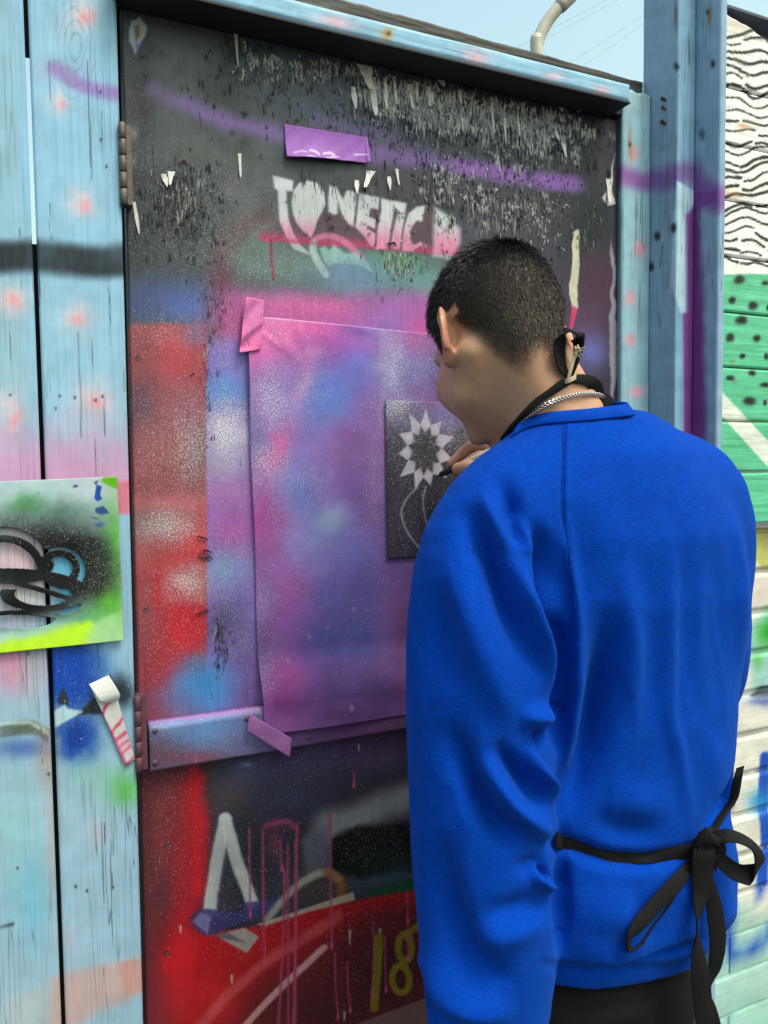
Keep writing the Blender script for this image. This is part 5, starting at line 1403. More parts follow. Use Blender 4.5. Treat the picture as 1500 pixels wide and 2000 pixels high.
def f_core(P):
    d = smin(sd_cone(P, NECK - (0, 0, .10), (0.645, -.325, Z - .50), .085, .075), sd_ell(P, (0.655, -.330, Z - .28), (.115, .068, .25)), .05)
    for a, b, c in ((SHL, ELL, WRL), (SHR, ELR, WRR)):
        d = smin(d, sd_cone(P, a, b, .046, .036), .05); d = smin(d, sd_cone(P, b, c, .036, .025), .02)
    for s in (-1, 1):
        h = np.array((.635 + .070 * s, -.32, Z - .62))
        d = smin(d, sd_cone(P, h, (.640 + .085 * s, -.315, .50), .060, .042), .05); d = smin(d, sd_cone(P, (.640 + .085 * s, -.315, .50), (.640 + .096 * s, -.335, .09), .042, .032), .02)
        d = smin(d, sd_cone(P, (.640 + .098 * s, -.345, .055), (.640 + .112 * s, -.22, .04), .028, .026), .02)
    return d
CV, CF = nets(f_core, (.36, -.60, .0), (1.02, .02, Z - .04), 0.011)
V = np.vstack([HV, BV, LV, CV]); F = np.vstack([HF, BF + len(HV), LF + len(HV) + len(BV), CF + len(HV) + len(BV) + len(LV)])
# skin tone, with a scalp that shows dark stubble where the hair grows
q = (V - HEADC) @ HB / HS_
nz_ = noise3(V, 60, 3)
SK = np.tile(rgb(218, 166, 134), (len(V), 1))
def skmix(w, c):
    global SK
    w = np.clip(w, 0, 1)[:, None]; SK = SK * (1 - w) + rgb(*c) * w
isH = np.arange(len(V)) < len(HV)
ear_w = isH * sstep(.080, .088, np.abs(q[:, 0])) * (np.abs(q[:, 1]) < .035) * (np.abs(q[:, 2]) < .07)
skmix(ear_w * .75, (216, 136, 118))
skmix(isH * .35 * np.exp(-((q[:, 1] - .05) / .04) ** 2 - ((q[:, 2] + .05) / .03) ** 2), (206, 140, 120))
skmix((1 - isH) * .45, (216, 158, 138))
skmix(isH * np.exp(-((q[:, 1] - .092) / .012) ** 2 - ((np.abs(q[:, 0]) - .0) / .022) ** 2 - ((q[:, 2] + .075) / .009) ** 2), (176, 100, 92))
def hair_amount(q):
    """1 where the hair is full, fading to 0 at the hairline (head frame)"""
    x, y, z = np.abs(q[:, 0]), q[:, 1], q[:, 2]
    # lower limit of the hair as it runs forehead -> temple -> over the ear -> nape
    nape = -.124 - .010 * np.exp(-((x - .022) / .014) ** 2) + .030 * sstep(.03, .07, x)
    side = np.where(y > .028, -.030, -.0)                  # sideburn
    tt_ = sstep(-.058, .004, y)
    lim = nape + tt_ * (.018 - nape)
    lim = np.where((y >= .012) & (y < .038), -.042, lim)
    lim = np.where(y >= .038, .030 + (y - .038) * .9, lim)
    soft = np.interp(y, [-.050, .005], [.078, .028])
    h = sstep(-.004, 1, (z - lim) / soft)
    return h ** 1.25 * (y < .088)
ha = hair_amount(q) * isH * (1 - ear_w) * (1 - (np.abs(q[:, 0]) > .0735) * (np.abs(q[:, 1] + .010) < .028) * (q[:, 2] < .010))
skmix(np.clip(ha * 1.25, 0, .96) * (.94 + .14 * nz_), (50, 42, 38))
# brows, lids
skmix(isH * .8 * (np.abs(np.abs(q[:, 0]) - .031) < .017) * np.exp(-((q[:, 2] - .016) / .0035) ** 2) * (q[:, 1] > .06), (40, 32, 28))
skmix(isH * .9 * np.exp(-((np.abs(q[:, 0]) - .031) / .010) ** 2 - ((q[:, 2] + .008) / .0018) ** 2) * (q[:, 1] > .07), (30, 24, 22))
t = NT("skin")
colr = t.mix(1.0, t.attr("paint"), t.ramp(t.noise(t.pos((1, 1, 1)), 120, 6, .7), [(.28, .86), (.72, 1.08)]), 'MULTIPLY')
t.l(colr, t.b.inputs["Base Color"]); t.b.inputs["Roughness"].default_value = .52
t.b.inputs["Subsurface Weight"].default_value = 0.12; t.b.inputs["Subsurface Radius"].default_value = (.006, .002, .001); t.b.inputs["Subsurface Scale"].default_value = 0.6
t.l(t.bump(t.noise(t.pos((1, 1, 1)), 900, 4), .35, .0007), t.b.inputs["Normal"])
M_SKIN = t.m
body = mesh_obj("body", V, F, M_SKIN, person, True, {"paint": lin(np.clip(SK, 0, 1)) * .66})
# --- short hair, strand by strand
t = NT("dark hair")
hx = t.n("Attribute", attribute_name="paint"); t.l(hx.outputs["Color"], t.b.inputs["Base Color"]); t.b.inputs["Roughness"].default_value = .42; t.b.inputs["Specular IOR Level"].default_value = .35
M_HAIR = t.m
HN = vnormals(HV, HF)
hq = (HV - HEADC) @ HB / HS_
hw = hair_amount(hq) * (1 - ear_w[:len(HV)]) * (1 - (np.abs(hq[:, 0]) > .0725) * (np.abs(hq[:, 1] + .010) < .030) * (hq[:, 2] < .012))
fa = np.linalg.norm(np.cross(HV[HF[:, 2]] - HV[HF[:, 0]], HV[HF[:, 3]] - HV[HF[:, 1]]), axis=1)
fw = fa * np.clip(hw[HF].mean(1) * 1.3, 0, 1) ** 1.2
rh = np.random.default_rng(11)
NS = 52000
pick = rh.choice(len(HF), NS, p=fw / fw.sum())
uv = rh.random((NS, 2))
A = HV[HF[pick]]
root = (A[:, 0] * (1 - uv[:, :1]) + A[:, 1] * uv[:, :1]) * (1 - uv[:, 1:]) + (A[:, 3] * (1 - uv[:, :1]) + A[:, 2] * uv[:, :1]) * uv[:, 1:]
nn = HN[HF[pick]].mean(1); nn /= np.linalg.norm(nn, axis=1, keepdims=True)
rq = (root - HEADC) @ HB / HS_
crown = np.array((0.004, -.066, .078))
away = rq - crown; away[:, 1] *= 1.0
fl = away / (np.linalg.norm(away, axis=1, keepdims=True) + 1e-6)
low = sstep(.045, -.02, rq[:, 2])[:, None]
fl = fl * (1 - low) + np.array((0, -.25, -1.0)) * low
fl = fl @ HB.T
fl -= nn * np.einsum('ij,ij->i', fl, nn)[:, None]; fl /= np.linalg.norm(fl, axis=1, keepdims=True) + 1e-9
jit = rh.normal(size=(NS, 3)) * .12 + .16 * np.stack([noise3(root, 90, s_) for s_ in (1, 2, 3)], 1)
hA = hair_amount(rq)
Lh = .0022 + .0130 * sstep(.02, .085, rq[:, 2] + .25 * np.maximum(rq[:, 1], -.06) + .01) * hA + .004 * hA
Lh *= .75 + .5 * rh.random(NS)
d1 = fl * .75 + nn * .62 + jit; d1 /= np.linalg.norm(d1, axis=1, keepdims=True)
d2 = fl * 1.0 + nn * .16 + jit; d2 /= np.linalg.norm(d2, axis=1, keepdims=True)
sw = np.cross(d1, nn + rh.normal(size=(NS, 3)) * .8); sw /= np.linalg.norm(sw, axis=1, keepdims=True) + 1e-9
w0 = (.4 + .6 * np.clip(hA * 1.6, 0, 1))[:, None] * (.00026 + .00022 * rh.random(NS))[:, None] * (.55 + .45 * sstep(.004, .015, Lh))[:, None]
p0 = root - nn * .0006; p1 = root + d1 * Lh[:, None] * .5; p2 = p1 + d2 * Lh[:, None] * .5
HS = np.stack([p0 - sw * w0, p0 + sw * w0, p1 - sw * w0 * .8, p1 + sw * w0 * .8, p2 - sw * w0 * .25, p2 + sw * w0 * .25], 1).reshape(-1, 3)
b_ = np.arange(NS)[:, None] * 6
HFc = np.vstack([b_ + np.array((0, 1, 3, 2)), b_ + np.array((2, 3, 5, 4))])
hc = rgb(37, 34, 35)[None] * (.85 + .3 * rh.random((NS, 1))) * (1 - low * .0) + low * rgb(26, 18, 11)[None]
hc = hc + (1 - np.clip(hA * 1.3, 0, 1))[:, None] * rgb(46, 32, 20)
hair = mesh_obj("hair", HS, HFc, M_HAIR, person, True, {"paint": np.repeat(lin(np.clip(hc, 0, 1)), 6, 0)})
# ------------------------------------------------------------------ sweatshirt
TX = 0.652
TOR = [  # height below camera, centre x, centre y, half width, half depth
    (.075, .630, -.345, .066, .058), (.045, .636, -.350, .092, .078), (.015, .645, -.352, .122, .098), (-.03, .650, -.354, .152, .114), (-.08, .654, -.355, .176, .124), (-.16, .656, -.352, .188, .130),
    (-.25, .656, -.345, .188, .130), (-.36, .656, -.340, .184, .130), (-.43, .654, -.338, .180, .130), (-.49, .656, -.332, .196, .142), (-.545, .654, -.328, .196, .144), (-.578, .652, -.330, .186, .134), (-.588, .650, -.330, .170, .120), (-.63, .648, -.330, .166, .118)]
TOR = np.array(TOR[::-1])
def f_torso(P):
    z = P[..., 2] - Z
    # hem falls lower on the far side
    z = z + 0.12 * (P[..., 0] - .62) * sstep(-.25, -.50, z)
    g = [np.interp(z, TOR[:, 0], TOR[:, k]) for k in range(1, 5)]
    ux, uy = (P[..., 0] - g[0]) / g[2], (P[..., 1] - g[1]) / g[3]
    r = (np.abs(ux) ** 2.35 + np.abs(uy) ** 2.35) ** (1 / 2.35)
    d = (r - 1) * np.minimum(g[2], g[3]) * .92
    return smax(d, np.maximum(z - .066, -.615 - z), .012)
SLL = [(SHL + (.075, .005, .052)), SHL, D(945, 1210, .872), ELL, D(952, 1760, .862), D(952, 1930, .872), D(940, 2075, .88)]
SLLr = [.058, .080, .087, .083, .080, .072, .056]
SLR = [(SHR + (-.078, .0, .046)), SHR, (SHR + ELR) / 2 + (.010, .0, .0), ELR, (ELR * .55 + WRR * .45), WRR + (.022, -.02, -.03)]
SLRr = [.062, .082, .084, .078, .066, .040]
def f_sweat(P):
    d = f_torso(P)
    z = P[..., 2] - Z
    kk = .004 + .056 * sstep(-.15, .02, z)
    l = sd_chain(P, SLL, SLLr, 5)
    d = smin(d, l, kk)
    d = smin(d, sd_chain(P, SLR, SLRr, 5), kk)
    return d
SV, SF = nets(f_sweat, (.34, -.60, Z - .80), (1.03, -.10, Z + .10), 0.0058)
SV = relax(SV, SF, 3, .5)
# one subdivision by splitting every quad, then settle
def subdivide(V, F):
    E = np.sort(np.vstack([F[:, [0, 1]], F[:, [1, 2]], F[:, [2, 3]], F[:, [3, 0]]]), 1)
    U, inv = np.unique(E, axis=0, return_inverse=True); inv = inv.ravel()
    n, nf = len(V), len(F)
    em = n + inv.reshape(4, nf)
    fc = n + len(U) + np.arange(nf)
    V2 = np.vstack([V, (V[U[:, 0]] + V[U[:, 1]]) / 2, V[F].mean(1)])
    F2 = np.vstack([np.stack([F[:, 0], em[0], fc, em[3]], 1), np.stack([em[0], F[:, 1], em[1], fc], 1), np.stack([fc, em[1], F[:, 2], em[2]], 1), np.stack([em[3], fc, em[2], F[:, 3]], 1)])
    return V2, F2
SV, SF = subdivide(SV, SF); SV = relax(SV, SF, 3, .5)
SN = vnormals(SV, SF)
FOLDS = [
    # upper sleeve
    ([(900, 975), (925, 1030), (955, 1100), (985, 1175), (1018, 1250), (1058, 1330)], 24, -13), ([(1000, 1085), (1022, 1150), (1050, 1225), (1076, 1310), (1088, 1385)], 17, 9),
    ([(970, 925), (992, 975), (1012, 1035), (1026, 1075)], 20, -8), ([(1030, 1010), (1058, 1058), (1070, 1115), (1068, 1190), (1084, 1265), (1096, 1340)], 17, -14),
    ([(1000, 990), (1026, 1040), (1046, 1090)], 13, 5), ([(940, 950), (965, 1020), (995, 1080)], 18, 5), ([(1086, 1190), (1090, 1270), (1092, 1370), (1080, 1480)], 13, -12),
    ([(860, 1060), (900, 1150), (940, 1260), (980, 1360), (1030, 1430)], 34, 6), ([(850, 1130), (862, 1260), (880, 1360)], 36, -5), ([(1100, 1000), (1112, 1090), (1126, 1180), (1131, 1290), (1128, 1400)], 13, 5),
    # lower sleeve
    ([(866, 1400), (900, 1480), (940, 1560), (985, 1625), (1010, 1650)], 25, -11), ([(925, 1470), (962, 1520), (1000, 1575), (1050, 1618), (1078, 1630)], 21, 10), ([(960, 1450), (1000, 1495), (1040, 1545), (1062, 1585)], 17, -9),
    ([(1032, 1450), (1046, 1495), (1074, 1535), (1084, 1580)], 11, 7), ([(1010, 1400), (1050, 1400), (1088, 1392)], 18, 7), ([(1070, 1445), (1056, 1440), (1040, 1440)], 14, -8),
    ([(1042, 1680), (1050, 1712), (1070, 1730), (1088, 1738)], 9, 7), ([(1058, 1690), (1064, 1712), (1078, 1722)], 7, -7), ([(1000, 1690), (1040, 1690), (1068, 1680)], 16, -4),
    ([(860, 1620), (860, 1700), (880, 1790), (915, 1870), (960, 1905), (1020, 1900)], 34, -11), ([(930, 1790), (990, 1785), (1050, 1765), (1092, 1740)], 26, -5), ([(900, 1850), (980, 1828), (1085, 1796)], 30, 4), ([(1098, 1640), (1100, 1720), (1100, 1800), (1090, 1870)], 12, -7),
    ([(824, 1840), (850, 1900), (895, 1950), (960, 1972), (1010, 1965)], 26, 8), ([(815, 1880), (822, 1930), (850, 1980)], 18, -7), ([(820, 1960), (880, 1995), (960, 2005)], 12, 4),
    # back
    ([(1306, 1000), (1313, 1100), (1315, 1220), (1310, 1320), (1308, 1400), (1326, 1480), (1340, 1560), (1345, 1620)], 16, 2.8), ([(1338, 1040), (1345, 1160), (1342, 1300), (1350, 1420)], 27, -2.8),
    ([(1190, 1060), (1222, 1160), (1238, 1260), (1238, 1360), (1232, 1450)], 21, 3.3), ([(1262, 1080), (1276, 1200), (1276, 1340), (1272, 1440)], 27, -2.2), ([(1188, 1170), (1182, 1270), (1170, 1370), (1152, 1460), (1122, 1540), (1096, 1600)], 30, -15),
    ([(1132, 1240), (1128, 1340), (1120, 1440), (1100, 1530)], 17, 7), ([(1425, 960), (1446, 1100), (1450, 1250), (1448, 1390)], 11, 3.3), ([(1392, 1050), (1404, 1200), (1404, 1400)], 26, -2.8),
    ([(1385, 1420), (1400, 1500), (1400, 1580)], 25, 2.2), ([(1150, 1600), (1220, 1622), (1300, 1630)], 27, -3.9), ([(1180, 1540), (1250, 1570), (1320, 1560)], 37, 2.8), ([(1120, 1760), (1200, 1790), (1300, 1770)], 44, 3.3), ([(1130, 1850), (1200, 1870), (1290, 1850)], 28, 2.2),
    ([(1230, 1700), (1260, 1780), (1290, 1850)], 25, -2.2), ([(1345, 1700), (1350, 1780), (1356, 1850)], 15, 2.2), ([(1400, 1730), (1420, 1780), (1412, 1820)], 17, 2.2), ([(1180, 880), (1260, 900), (1330, 960)], 55, 1.7), ([(1150, 930), (1170, 1020), (1190, 1100)], 39, 1.7),
    # tie pulling the cloth in
    ([(1060, 1640), (1100, 1648), (1180, 1676), (1260, 1684), (1330, 1668), (1370, 1648)], 15, -9), ([(1370, 1648), (1400, 1600), (1428, 1550), (1450, 1490)], 13, -8),
    ([(1040, 1880), (1130, 1893), (1240, 1886), (1330, 1856), (1400, 1820)], 9, -5), ([(1105, 812), (1101, 900), (1101, 1000), (1112, 1090), (1126, 1160)], 3.0, -1.6), ([(1111, 812), (1107, 900), (1107, 1000), (1118, 1090)], 3.0, 1.4),
]
H = fold(SV, SN, FOLDS) * 2.5
H += .0012 * noise3(SV, 9, 21) + .0003 * noise3(SV, 42, 23) + .0016 * (np.clip(1 - 5 * np.abs(noise3(SV * (1, 1, .55), 11, 27)), 0, 1) ** 2 - .15) * sstep(.02, -.12, SV[:, 2] - Z)
SV = SV + SN * H[:, None]
SV = relax(SV, SF, 2, .4)
sz = SV[:, 2] - Z
t = NT("blue fleece")
f1 = t.noise(t.pos((240, 240, 1150)), 1.0, 3, .6); f2 = t.noise(t.pos((60, 60, 60)), 1.0, 4, .6)
c1 = t.mix(1.0, (0.0008, 0.044, 0.37), t.ramp(f1, [(.28, .70), (.72, 1.16)]), 'MULTIPLY')
c1 = t.mix(1.0, c1, t.ramp(f2, [(.3, .92), (.7, 1.05)]), 'MULTIPLY')
vv_ = t.n("TexVoronoi"); t.l(t.pos((150, 150, 150)), vv_.inputs["Vector"])
sc_ = t.n("SeparateColor"); t.l(vv_.outputs["Color"], sc_.inputs[0])
lint = t.math('MULTIPLY', t.math('LESS_THAN', sc_.outputs[0], .012), t.math('LESS_THAN', vv_.outputs["Distance"], .14))
c1 = t.mix(t.math('MULTIPLY', lint, .7), c1, (.45, .55, .75))
t.l(c1, t.b.inputs["Base Color"]); t.b.inputs["Roughness"].default_value = .92; t.b.inputs["Specular IOR Level"].default_value = .05
t.b.inputs["Sheen Weight"].default_value = .12; t.b.inputs["Sheen Roughness"].default_value = .45; t.b.inputs["Sheen Tint"].default_value = (.10, .38, 1.0, 1)
t.l(t.bump(f1, .6, .0012), t.b.inputs["Normal"])
M_FLEECE = t.m
sweat = mesh_obj("sweatshirt", SV, SF, M_FLEECE, person, True)
# ribbed collar
t = NT("blue rib knit")
t.b.inputs["Base Color"].default_value = (0.0008, 0.040, 0.34, 1); t.b.inputs["Roughness"].default_value = .9; t.b.inputs["Specular IOR Level"].default_value = .05
t.b.inputs["Sheen Weight"].default_value = .12; t.b.inputs["Sheen Tint"].default_value = (.1, .38, 1, 1)
wv = t.noise(t.pos((1100, 1100, 200)), 1.0, 2); t.l(t.bump(wv, .4, .001), t.b.inputs["Normal"])
M_RIB = t.m
bvh = BVHTree.FromPolygons([Vector(v) for v in SV], [tuple(int(i) for i in f) for f in SF])
bvhH = BVHTree.FromPolygons([Vector(v) for v in HV], [tuple(int(i) for i in f) for f in HF])
def hit(px, py, lift=0.003, tree=None, fall=.95):
    d = Vector(ray(px, py)); d.normalize()
    loc, nrm, idx, dist = (tree or bvh).ray_cast(Vector(_C), d)
    if loc is None: return D(px, py, fall)
    return np.array(loc) + np.array(nrm) * lift

def frame_up(P, k=1): return np.tile((0.0, 0.0, 1.0), (len(P), 1))
low_seam = [(1002, 853), (1028, 838), (1062, 829), (1102, 825), (1150, 821), (1186, 817)]
cpts, cdir = [], []
for px, py in low_seam:
    h = hit(px, py, .002)
    to = NECK - h; to[2] = 0; to /= np.linalg.norm(to)
    up = np.array((0, 0, .80)) + to * .60; up /= np.linalg.norm(up)
    cpts.append(h + up * .0065); cdir.append(up)
for x, y, zz in ((.640, -.414, .066), (.676, -.370, .066), (.682, -.325, .050), (.664, -.280, .020), (.622, -.256, .002), (.575, -.274, .018)):
    h = np.array(bvh.ray_cast(Vector((x, y, Z + .3)), Vector((0, 0, -1)))[0]) + (0, 0, .004); h[2] = max(h[2], Z + zz); to = NECK - h; to[2] = 0; to /= np.linalg.norm(to)
    up = np.array((0, 0, .8)) + to * .6; up /= np.linalg.norm(up)
    cpts.append(h); cdir.append(up)
cpts.append(cpts[0]); cdir.append(cdir[0])
v, f = ribbon(cpts, .0175, cdir, .0016, 8)
mesh_obj("collar", v, f, M_RIB, sweat)
# ------------------------------------------------------------------ trousers and shoes
def f_trouser(P):
    z = P[..., 2] - Z
    d = sd_ell(P, (.628, -.328, Z - .70), (.165, .125, .17))
    d = smax(d, z + .575, .01)
    for s in (-1, 1):
        a, b, c = np.array((.640 + .070 * s, -.325, Z - .72)), np.array((.640 + .085 * s, -.315, .50)), np.array((.640 + .095 * s, -.335, .075))
        l = smin(sd_cone(P, a, b, .088, .070), sd_cone(P, b, c, .070, .060), .03)
        d = smin(d, l, .03)
    d = d + .0025 * np.sin(P[..., 2] * 60 + P[..., 0] * 30) * sstep(.3, .1, P[..., 2])
    return smax(d, .045 - P[..., 2], .004)
TV, TF = nets(f_trouser, (.42, -.50, .03), (.90, -.16, Z - .55), 0.009)
TV = relax(TV, TF, 2, .5); TN = vnormals(TV, TF)
TH = fold(TV, TN, [([(1060, 1965), (1140, 1975), (1230, 1962), (1320, 1925)], 9, -4), ([(1100, 1990), (1200, 1992), (1300, 1966)], 8, 4)])
TV = TV + TN * TH[:, None]
mesh_obj("trousers", TV, TF, M_TROUSER, person)
for s in (-1, 1):
    c = np.array((.640 + .098 * s, -.30, 0.0)); sx = .02 * s
    def f_shoe(P, c=c, sx=sx):
        d = smin(sd_cone(P, c + (0, -.055, .042), c + (sx, .125, .036), .040, .038), sd_cone(P, c + (0, -.045, .05), c + (0, -.04, .09), .040, .040), .03)
        return smax(d, .0045 - P[..., 2], .004)
    v, f = nets(f_shoe, c + (-.08, -.13, -.01), c + (.10, .20, .15), .007)
    mesh_obj("shoe", relax(v, f, 1), f, M_SHOE, person)
# ------------------------------------------------------------------ apron: front panel, neck strap, waist tie with a bow
apron = None
ax_, az_ = np.linspace(-1, 1, 25), np.linspace(0, 1, 34)
AP = np.zeros((34, 25, 3))
for i, w in enumerate(az_):
    zz = Z - .07 - .98 * w
    hw_ = .11 + .04 * sstep(.05, .42, w)
    for j, u in enumerate(ax_):
        AP[i, j] = (.655 + u * hw_, -.168 - .012 * math.cos(w * 3) - .05 * u * u + .006 * math.sin(u * 9 + w * 2) * w, zz)
me = mesh_obj("apron", AP.reshape(-1, 3), np.ascontiguousarray(grid_faces(25, 34)), M_STRAP, person)
md = me.modifiers.new("thickness", 'SOLIDIFY'); md.thickness = .0015
apron = me
def rib(name, pts, wid, wdir, parent=apron, th=.0011, n=7, mat=M_STRAP):
    v, f = ribbon(pts, wid, wdir, th, n)
    return mesh_obj(name, v, f, mat, parent)
UP = np.array((0.0, 0, 1)); RT = np.array((math.cos(YAW), -math.sin(YAW), 0)); FW = np.array((math.sin(YAW), math.cos(YAW), 0))
both = BVHTree.FromPolygons([Vector(v) for v in np.vstack([SV, HV])], [tuple(int(i) for i in f) for f in np.vstack([SF, HF + len(SV)])])
def hn(px, py, l): return hit(px, py, l, bvhH)
s1 = [(988, 850), (1004, 828), (1030, 800), (1058, 777), (1088, 756), (1116, 742)]
P1 = [hn(x, y, .0035) for x, y in s1]
pre = [np.array((.585, -.262, Z - .03)), np.array((.570, -.290, Z + .01))]
rib("neck_strap", pre + P1, [.018] * 2 + [.018, .019, .019, .018, .016, .010], [UP] * 2 + [UP * .8 + RT * .5] * 4 + [UP * .9 + RT * .3] * 2)
s2 = [(1114, 742), (1136, 744), (1156, 756), (1172, 776), (1184, 800)]
P2 = [hn(x, y, .004) for x, y in s2]
rib("neck_strap", P2 + [np.array((.700, -.290, Z + .03)), np.array((.690, -.262, Z - .01))], [.009, .013, .017, .017, .016, .017, .017], [UP * .9 - RT * .2] * 2 + [UP * .6 + RT * .6] * 3 + [UP] * 2)
k0 = np.array(hn(1112, 742, .006))
fk = (k0 - _C) @ _F
lp = [(1112, 738, 0), (1100, 722, -.004), (1094, 698, -.007), (1094, 668, -.010), (1106, 645, -.013), (1122, 650, -.010), (1130, 668, -.004), (1128, 692, .000), (1120, 716, -.002), (1113, 738, 0)]
rib("neck_strap", [D(x, y, fk + d) for x, y, d in lp], [.010, .018, .021, .022, .021, .020, .018, .014, .011, .008], [RT * .75 + FW * .7] * 4 + [FW * .9 + UP * .35] * 2 + [RT * .5 - FW * .8] * 4)
tw = []
for k in range(7):
    a = random.uniform(-1, 1); b = random.uniform(-1, 1)
    pts = [D(1110 + a * 2, 742, fk - .006), D(1114 + 3 * a, 728, fk - .008), D(1120 + 3 * a, 706, fk - .009), D(1126 + 4 * a, 690 + 2 * b, fk - .010), D(1130 + 7 * a, 676 - 4 * b, fk - .011 + .003 * b)]
    tw.append(tube(spl(pts, 4), .0011, 6))
for k in range(16):
    a, b = random.uniform(-1, 1), random.uniform(-1, 1)
    c = np.array((1128.0, 688.0))
    tw.append(tube([D(c[0] + 5 * a, c[1] + 6 * b, fk - .010), D(c[0] + 9 * a + 2, c[1] + 10 * b, fk - .012), D(c[0] + 12 * a + 3, c[1] + 13 * b + 3, fk - .011)], [.0008, .0006, .0003], 5))
for dy in (-3, 0, 3):
    tw.append(tube(spl([D(1098, 742 + dy, fk + .004), D(1106, 745 + dy, fk - .006), D(1116, 741 + dy, fk - .008), D(1124, 736 + dy, fk + .002)], 5), .0012, 6))
v, f = merge(tw); mesh_obj("twine_knot", v, f, M_TWINE, apron)
# waist
def hs(px, py, l=.004): return hit(px, py, l, bvh)
w1 = [(1050, 1630), (1076, 1634), (1108, 1646), (1150, 1664), (1190, 1674), (1226, 1678), (1256, 1682), (1290, 1676), (1322, 1668), (1356, 1660)]
w1p = [hs(x, y, .004) for x, y in ((1081, 1635), (1094, 1641), (1108, 1646))]
rib("waist_tie", w1p + [hs(x, y, .005) for x, y in w1[3:]], [.018, .017, .017, .019, .021, .018, .011, .015, .018, .016], [UP] * 4 + [UP * .95 + FW * .25] * 2 + [UP * .7 + FW * .6] + [UP] * 3)
w2 = [(1446, 1498), (1440, 1524), (1426, 1560), (1406, 1594), (1388, 1626), (1378, 1646)]
rib("waist_tie", [hs(x, y, .005) for x, y in w2], [.010, .012, .013, .013, .013, .013], [RT * .9 + UP * .3] * 6)
fq = (np.array(hs(1376, 1654, .0)) - _C) @ _F
kx = fq - .014
_D0 = D
def over(px, py, f):
    """the strap lies on the cloth where the cloth is nearer than the knot"""
    d = Vector(ray(px, py)); L = d.length
    loc = bvh.ray_cast(Vector(_C), d.normalized())
    fs = loc[3] / L - .007 if loc[0] is not None else 9
    return _D0(px, py, min(f, fs + (f - kx)))
rib("bow_loop", [over(x, y, kx + d) for x, y, d in ((1378, 1650, 0), (1398, 1638, -.010), (1424, 1632, -.016), (1452, 1640, -.016), (1474, 1656, -.006), (1484, 1682, .006), (1476, 1704, .010), (1452, 1708, .006), (1424, 1694, .002), (1402, 1676, .0), (1382, 1660, .002))],
    [.014, .017, .019, .019, .022, .026, .026, .022, .024, .022, .014], [UP * .4 + FW * .9] * 4 + [RT * .55 + FW * .8, RT * .75 + FW * .65, RT * .5 + UP * .5 + FW * .5] + [UP * .9 + FW * .3] * 4)
rib("bow_loop", [over(x, y, kx + d) for x, y, d in ((1366, 1664, .002), (1346, 1690, .002), (1318, 1728, -.004), (1280, 1768, -.006), (1248, 1806, -.006), (1228, 1836, -.003), (1232, 1856, .002), (1252, 1846, .007), (1278, 1808, .009), (1310, 1766, .008), (1342, 1706, .006), (1364, 1674, .006))],
    [.012, .015, .021, .020, .018, .015, .016, .017, .012, .012, .013, .012], [RT * .8 - UP * .4 + FW * .2] * 2 + [RT * .75 - UP * .6 + FW * .15] * 3 + [RT * .5 - UP * .3 + FW * .75] * 2 + [RT * .55 - UP * .4 + FW * .7] * 5)
rib("tie_end", [over(x, y, kx + d) for x, y, d in ((1378, 1644, -.012), (1374, 1668, -.018), (1373, 1702, -.016), (1370, 1744, -.012), (1364, 1784, -.010), (1361, 1812, -.010), (1362, 1850, -.010), (1367, 1900, -.010), (1373, 1960, -.010), (1380, 2030, -.010), (1384, 2080, -.010))],
    [.020, .025, .025, .020, .012, .006, .015, .021, .022, .022, .022], [RT] * 4 + [RT * .7 + FW * .5, RT * .3 + FW * .9, RT * .8 + FW * .4] + [RT] * 4)
rib("tie_end", [over(x, y, kx + d) for x, y, d in ((1384, 1668, -.004), (1384, 1706, -.004), (1390, 1744, -.004), (1398, 1792, -.004), (1402, 1840, -.004), (1396, 1890, -.002), (1386, 1936, .0), (1388, 1970, .0), (1396, 2020, .0), (1400, 2070, 0))],
    [.010, .009, .016, .020, .019, .015, .006, .014, .020, .021], [RT * .8 + FW * .5] * 2 + [RT] * 4 + [FW * .8 + RT * .3] + [RT] * 3)
kn = [([(1356, 1658, -.006), (1362, 1640, -.016), (1380, 1632, -.020), (1398, 1642, -.018), (1402, 1662, -.012), (1396, 1682, -.006)], .020), ([(1352, 1650, .002), (1372, 1646, -.014), (1396, 1664, -.014), (1392, 1690, -.002)], .018), ([(1384, 1628, -.004), (1372, 1644, -.018), (1362, 1668, -.014), (1366, 1690, -.004)], .020)]
for pts, wd in kn:
    rib("knot", [D(x, y, kx + d) for x, y, d in pts], wd, [RT * .5 + UP * .8, RT * .4 + UP * .9, UP, UP * .8 - RT * .5, RT * .8 + UP * .3, RT][:len(pts)], apron, .0022)
def f_knot(P): return sd_ell(P, D(1378, 1662, kx - .004), (.017, .014, .018))
c = D(1378, 1662, kx - .004); v, f = nets(f_knot, c - .03, c + .03, .004); mesh_obj("knot", v, f, M_STRAP, apron)
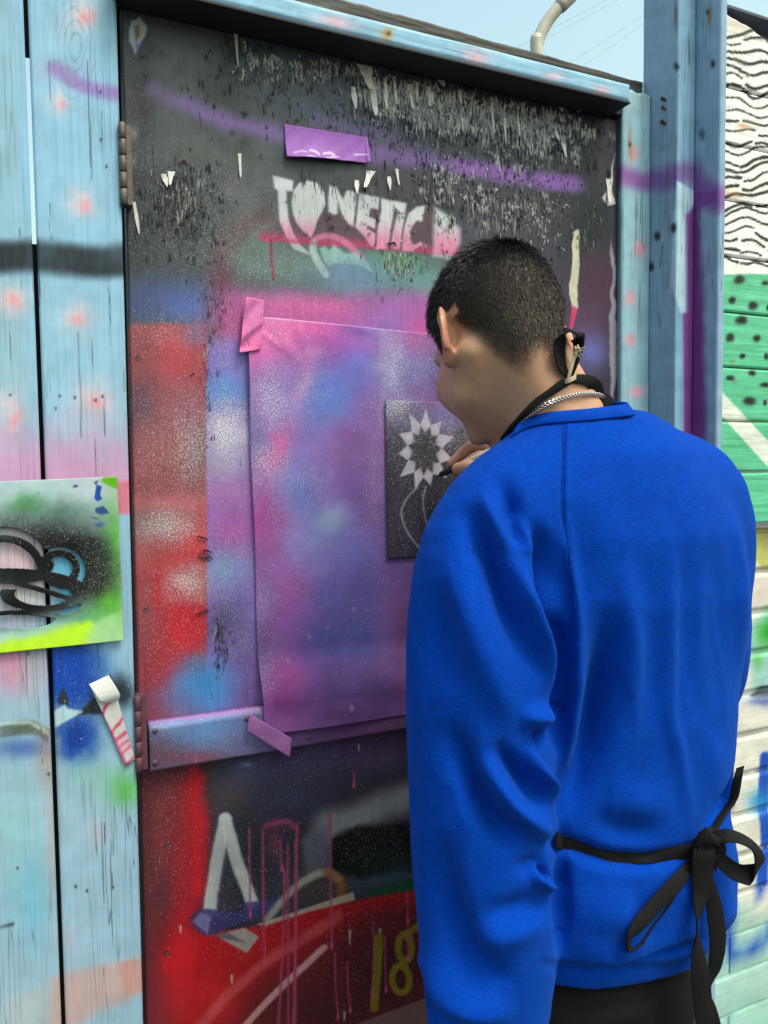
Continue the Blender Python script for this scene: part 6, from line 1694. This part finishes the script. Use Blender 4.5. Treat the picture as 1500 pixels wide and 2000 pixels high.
# ------------------------------------------------------------------ necklace of curb links
ch = spl([hn(x, y, .0034) for x, y in ((1012, 826), (1030, 812), (1056, 795), (1082, 783), (1112, 775), (1142, 771), (1168, 775), (1186, 786))], 40)
seg = np.concatenate([[0], np.cumsum(np.linalg.norm(np.diff(ch, axis=0), axis=1))])
links = []
stp = .0045
kk_ = 0
for d in np.arange(0, seg[-1], stp):
    c = np.array([np.interp(d, seg, ch[:, q]) for q in range(3)]); c2 = np.array([np.interp(min(d + .002, seg[-1]), seg, ch[:, q]) for q in range(3)])
    T_ = c2 - c; T_ /= np.linalg.norm(T_) + 1e-9
    Nn = -FW; Bn = np.cross(T_, Nn); Bn /= np.linalg.norm(Bn)
    A_ = T_ * .8 + Bn * .6; B2 = np.cross(A_, Nn); B2 = B2 * .8 + Nn * .6
    th = np.linspace(0, 2 * np.pi, 10, endpoint=False)
    links.append(tube(c + c * 0 + .0030 * np.cos(th)[:, None] * A_ + .0021 * np.sin(th)[:, None] * B2, .00085, 6, True)); kk_ += 1
v, f = merge(links); mesh_obj("necklace", v, f, M_STEEL, person)
# ------------------------------------------------------------------ pen
p0, p1 = W(852, 931, -.0115), W(958, 882, -.112)
ax = p1 - p0
pen = empty("pen", p0, "pale pen with black tip and grip held against the dark stencil card", "pen")
v, f = tube([p0, p0 + ax * .06, p0 + ax * .10, p0 + ax * .30, p0 + ax * .46], [.0009, .0018, .0046, .0056, .0054], 14); mesh_obj("grip", v, f, M_PENB, pen)
v, f = tube([p0 + ax * .4605, p0 + ax * .47, p0 + ax * .98, p0 + ax * 1.0], [.0050, .0054, .0054, .0046], 14); mesh_obj("barrel", v, f, M_PENW, pen)

M_SEAM = flat("blue stitched seam", (0.0008, 0.036, 0.30), .9, noise=.3, nscale=900, bump=.6, bscale=1500, spec=.05)
for off in (-3.2, 3.2):
    sp = [(1104, 826), (1102, 880), (1101, 950), (1102, 1020), (1108, 1080), (1118, 1140), (1128, 1186)]
    v, f = ribbon([hit(x + off, y, .0004) for x, y in sp], .0009, [RT] * len(sp), .0004, 8)
    mesh_obj("seam", v, f, M_SEAM, sweat)
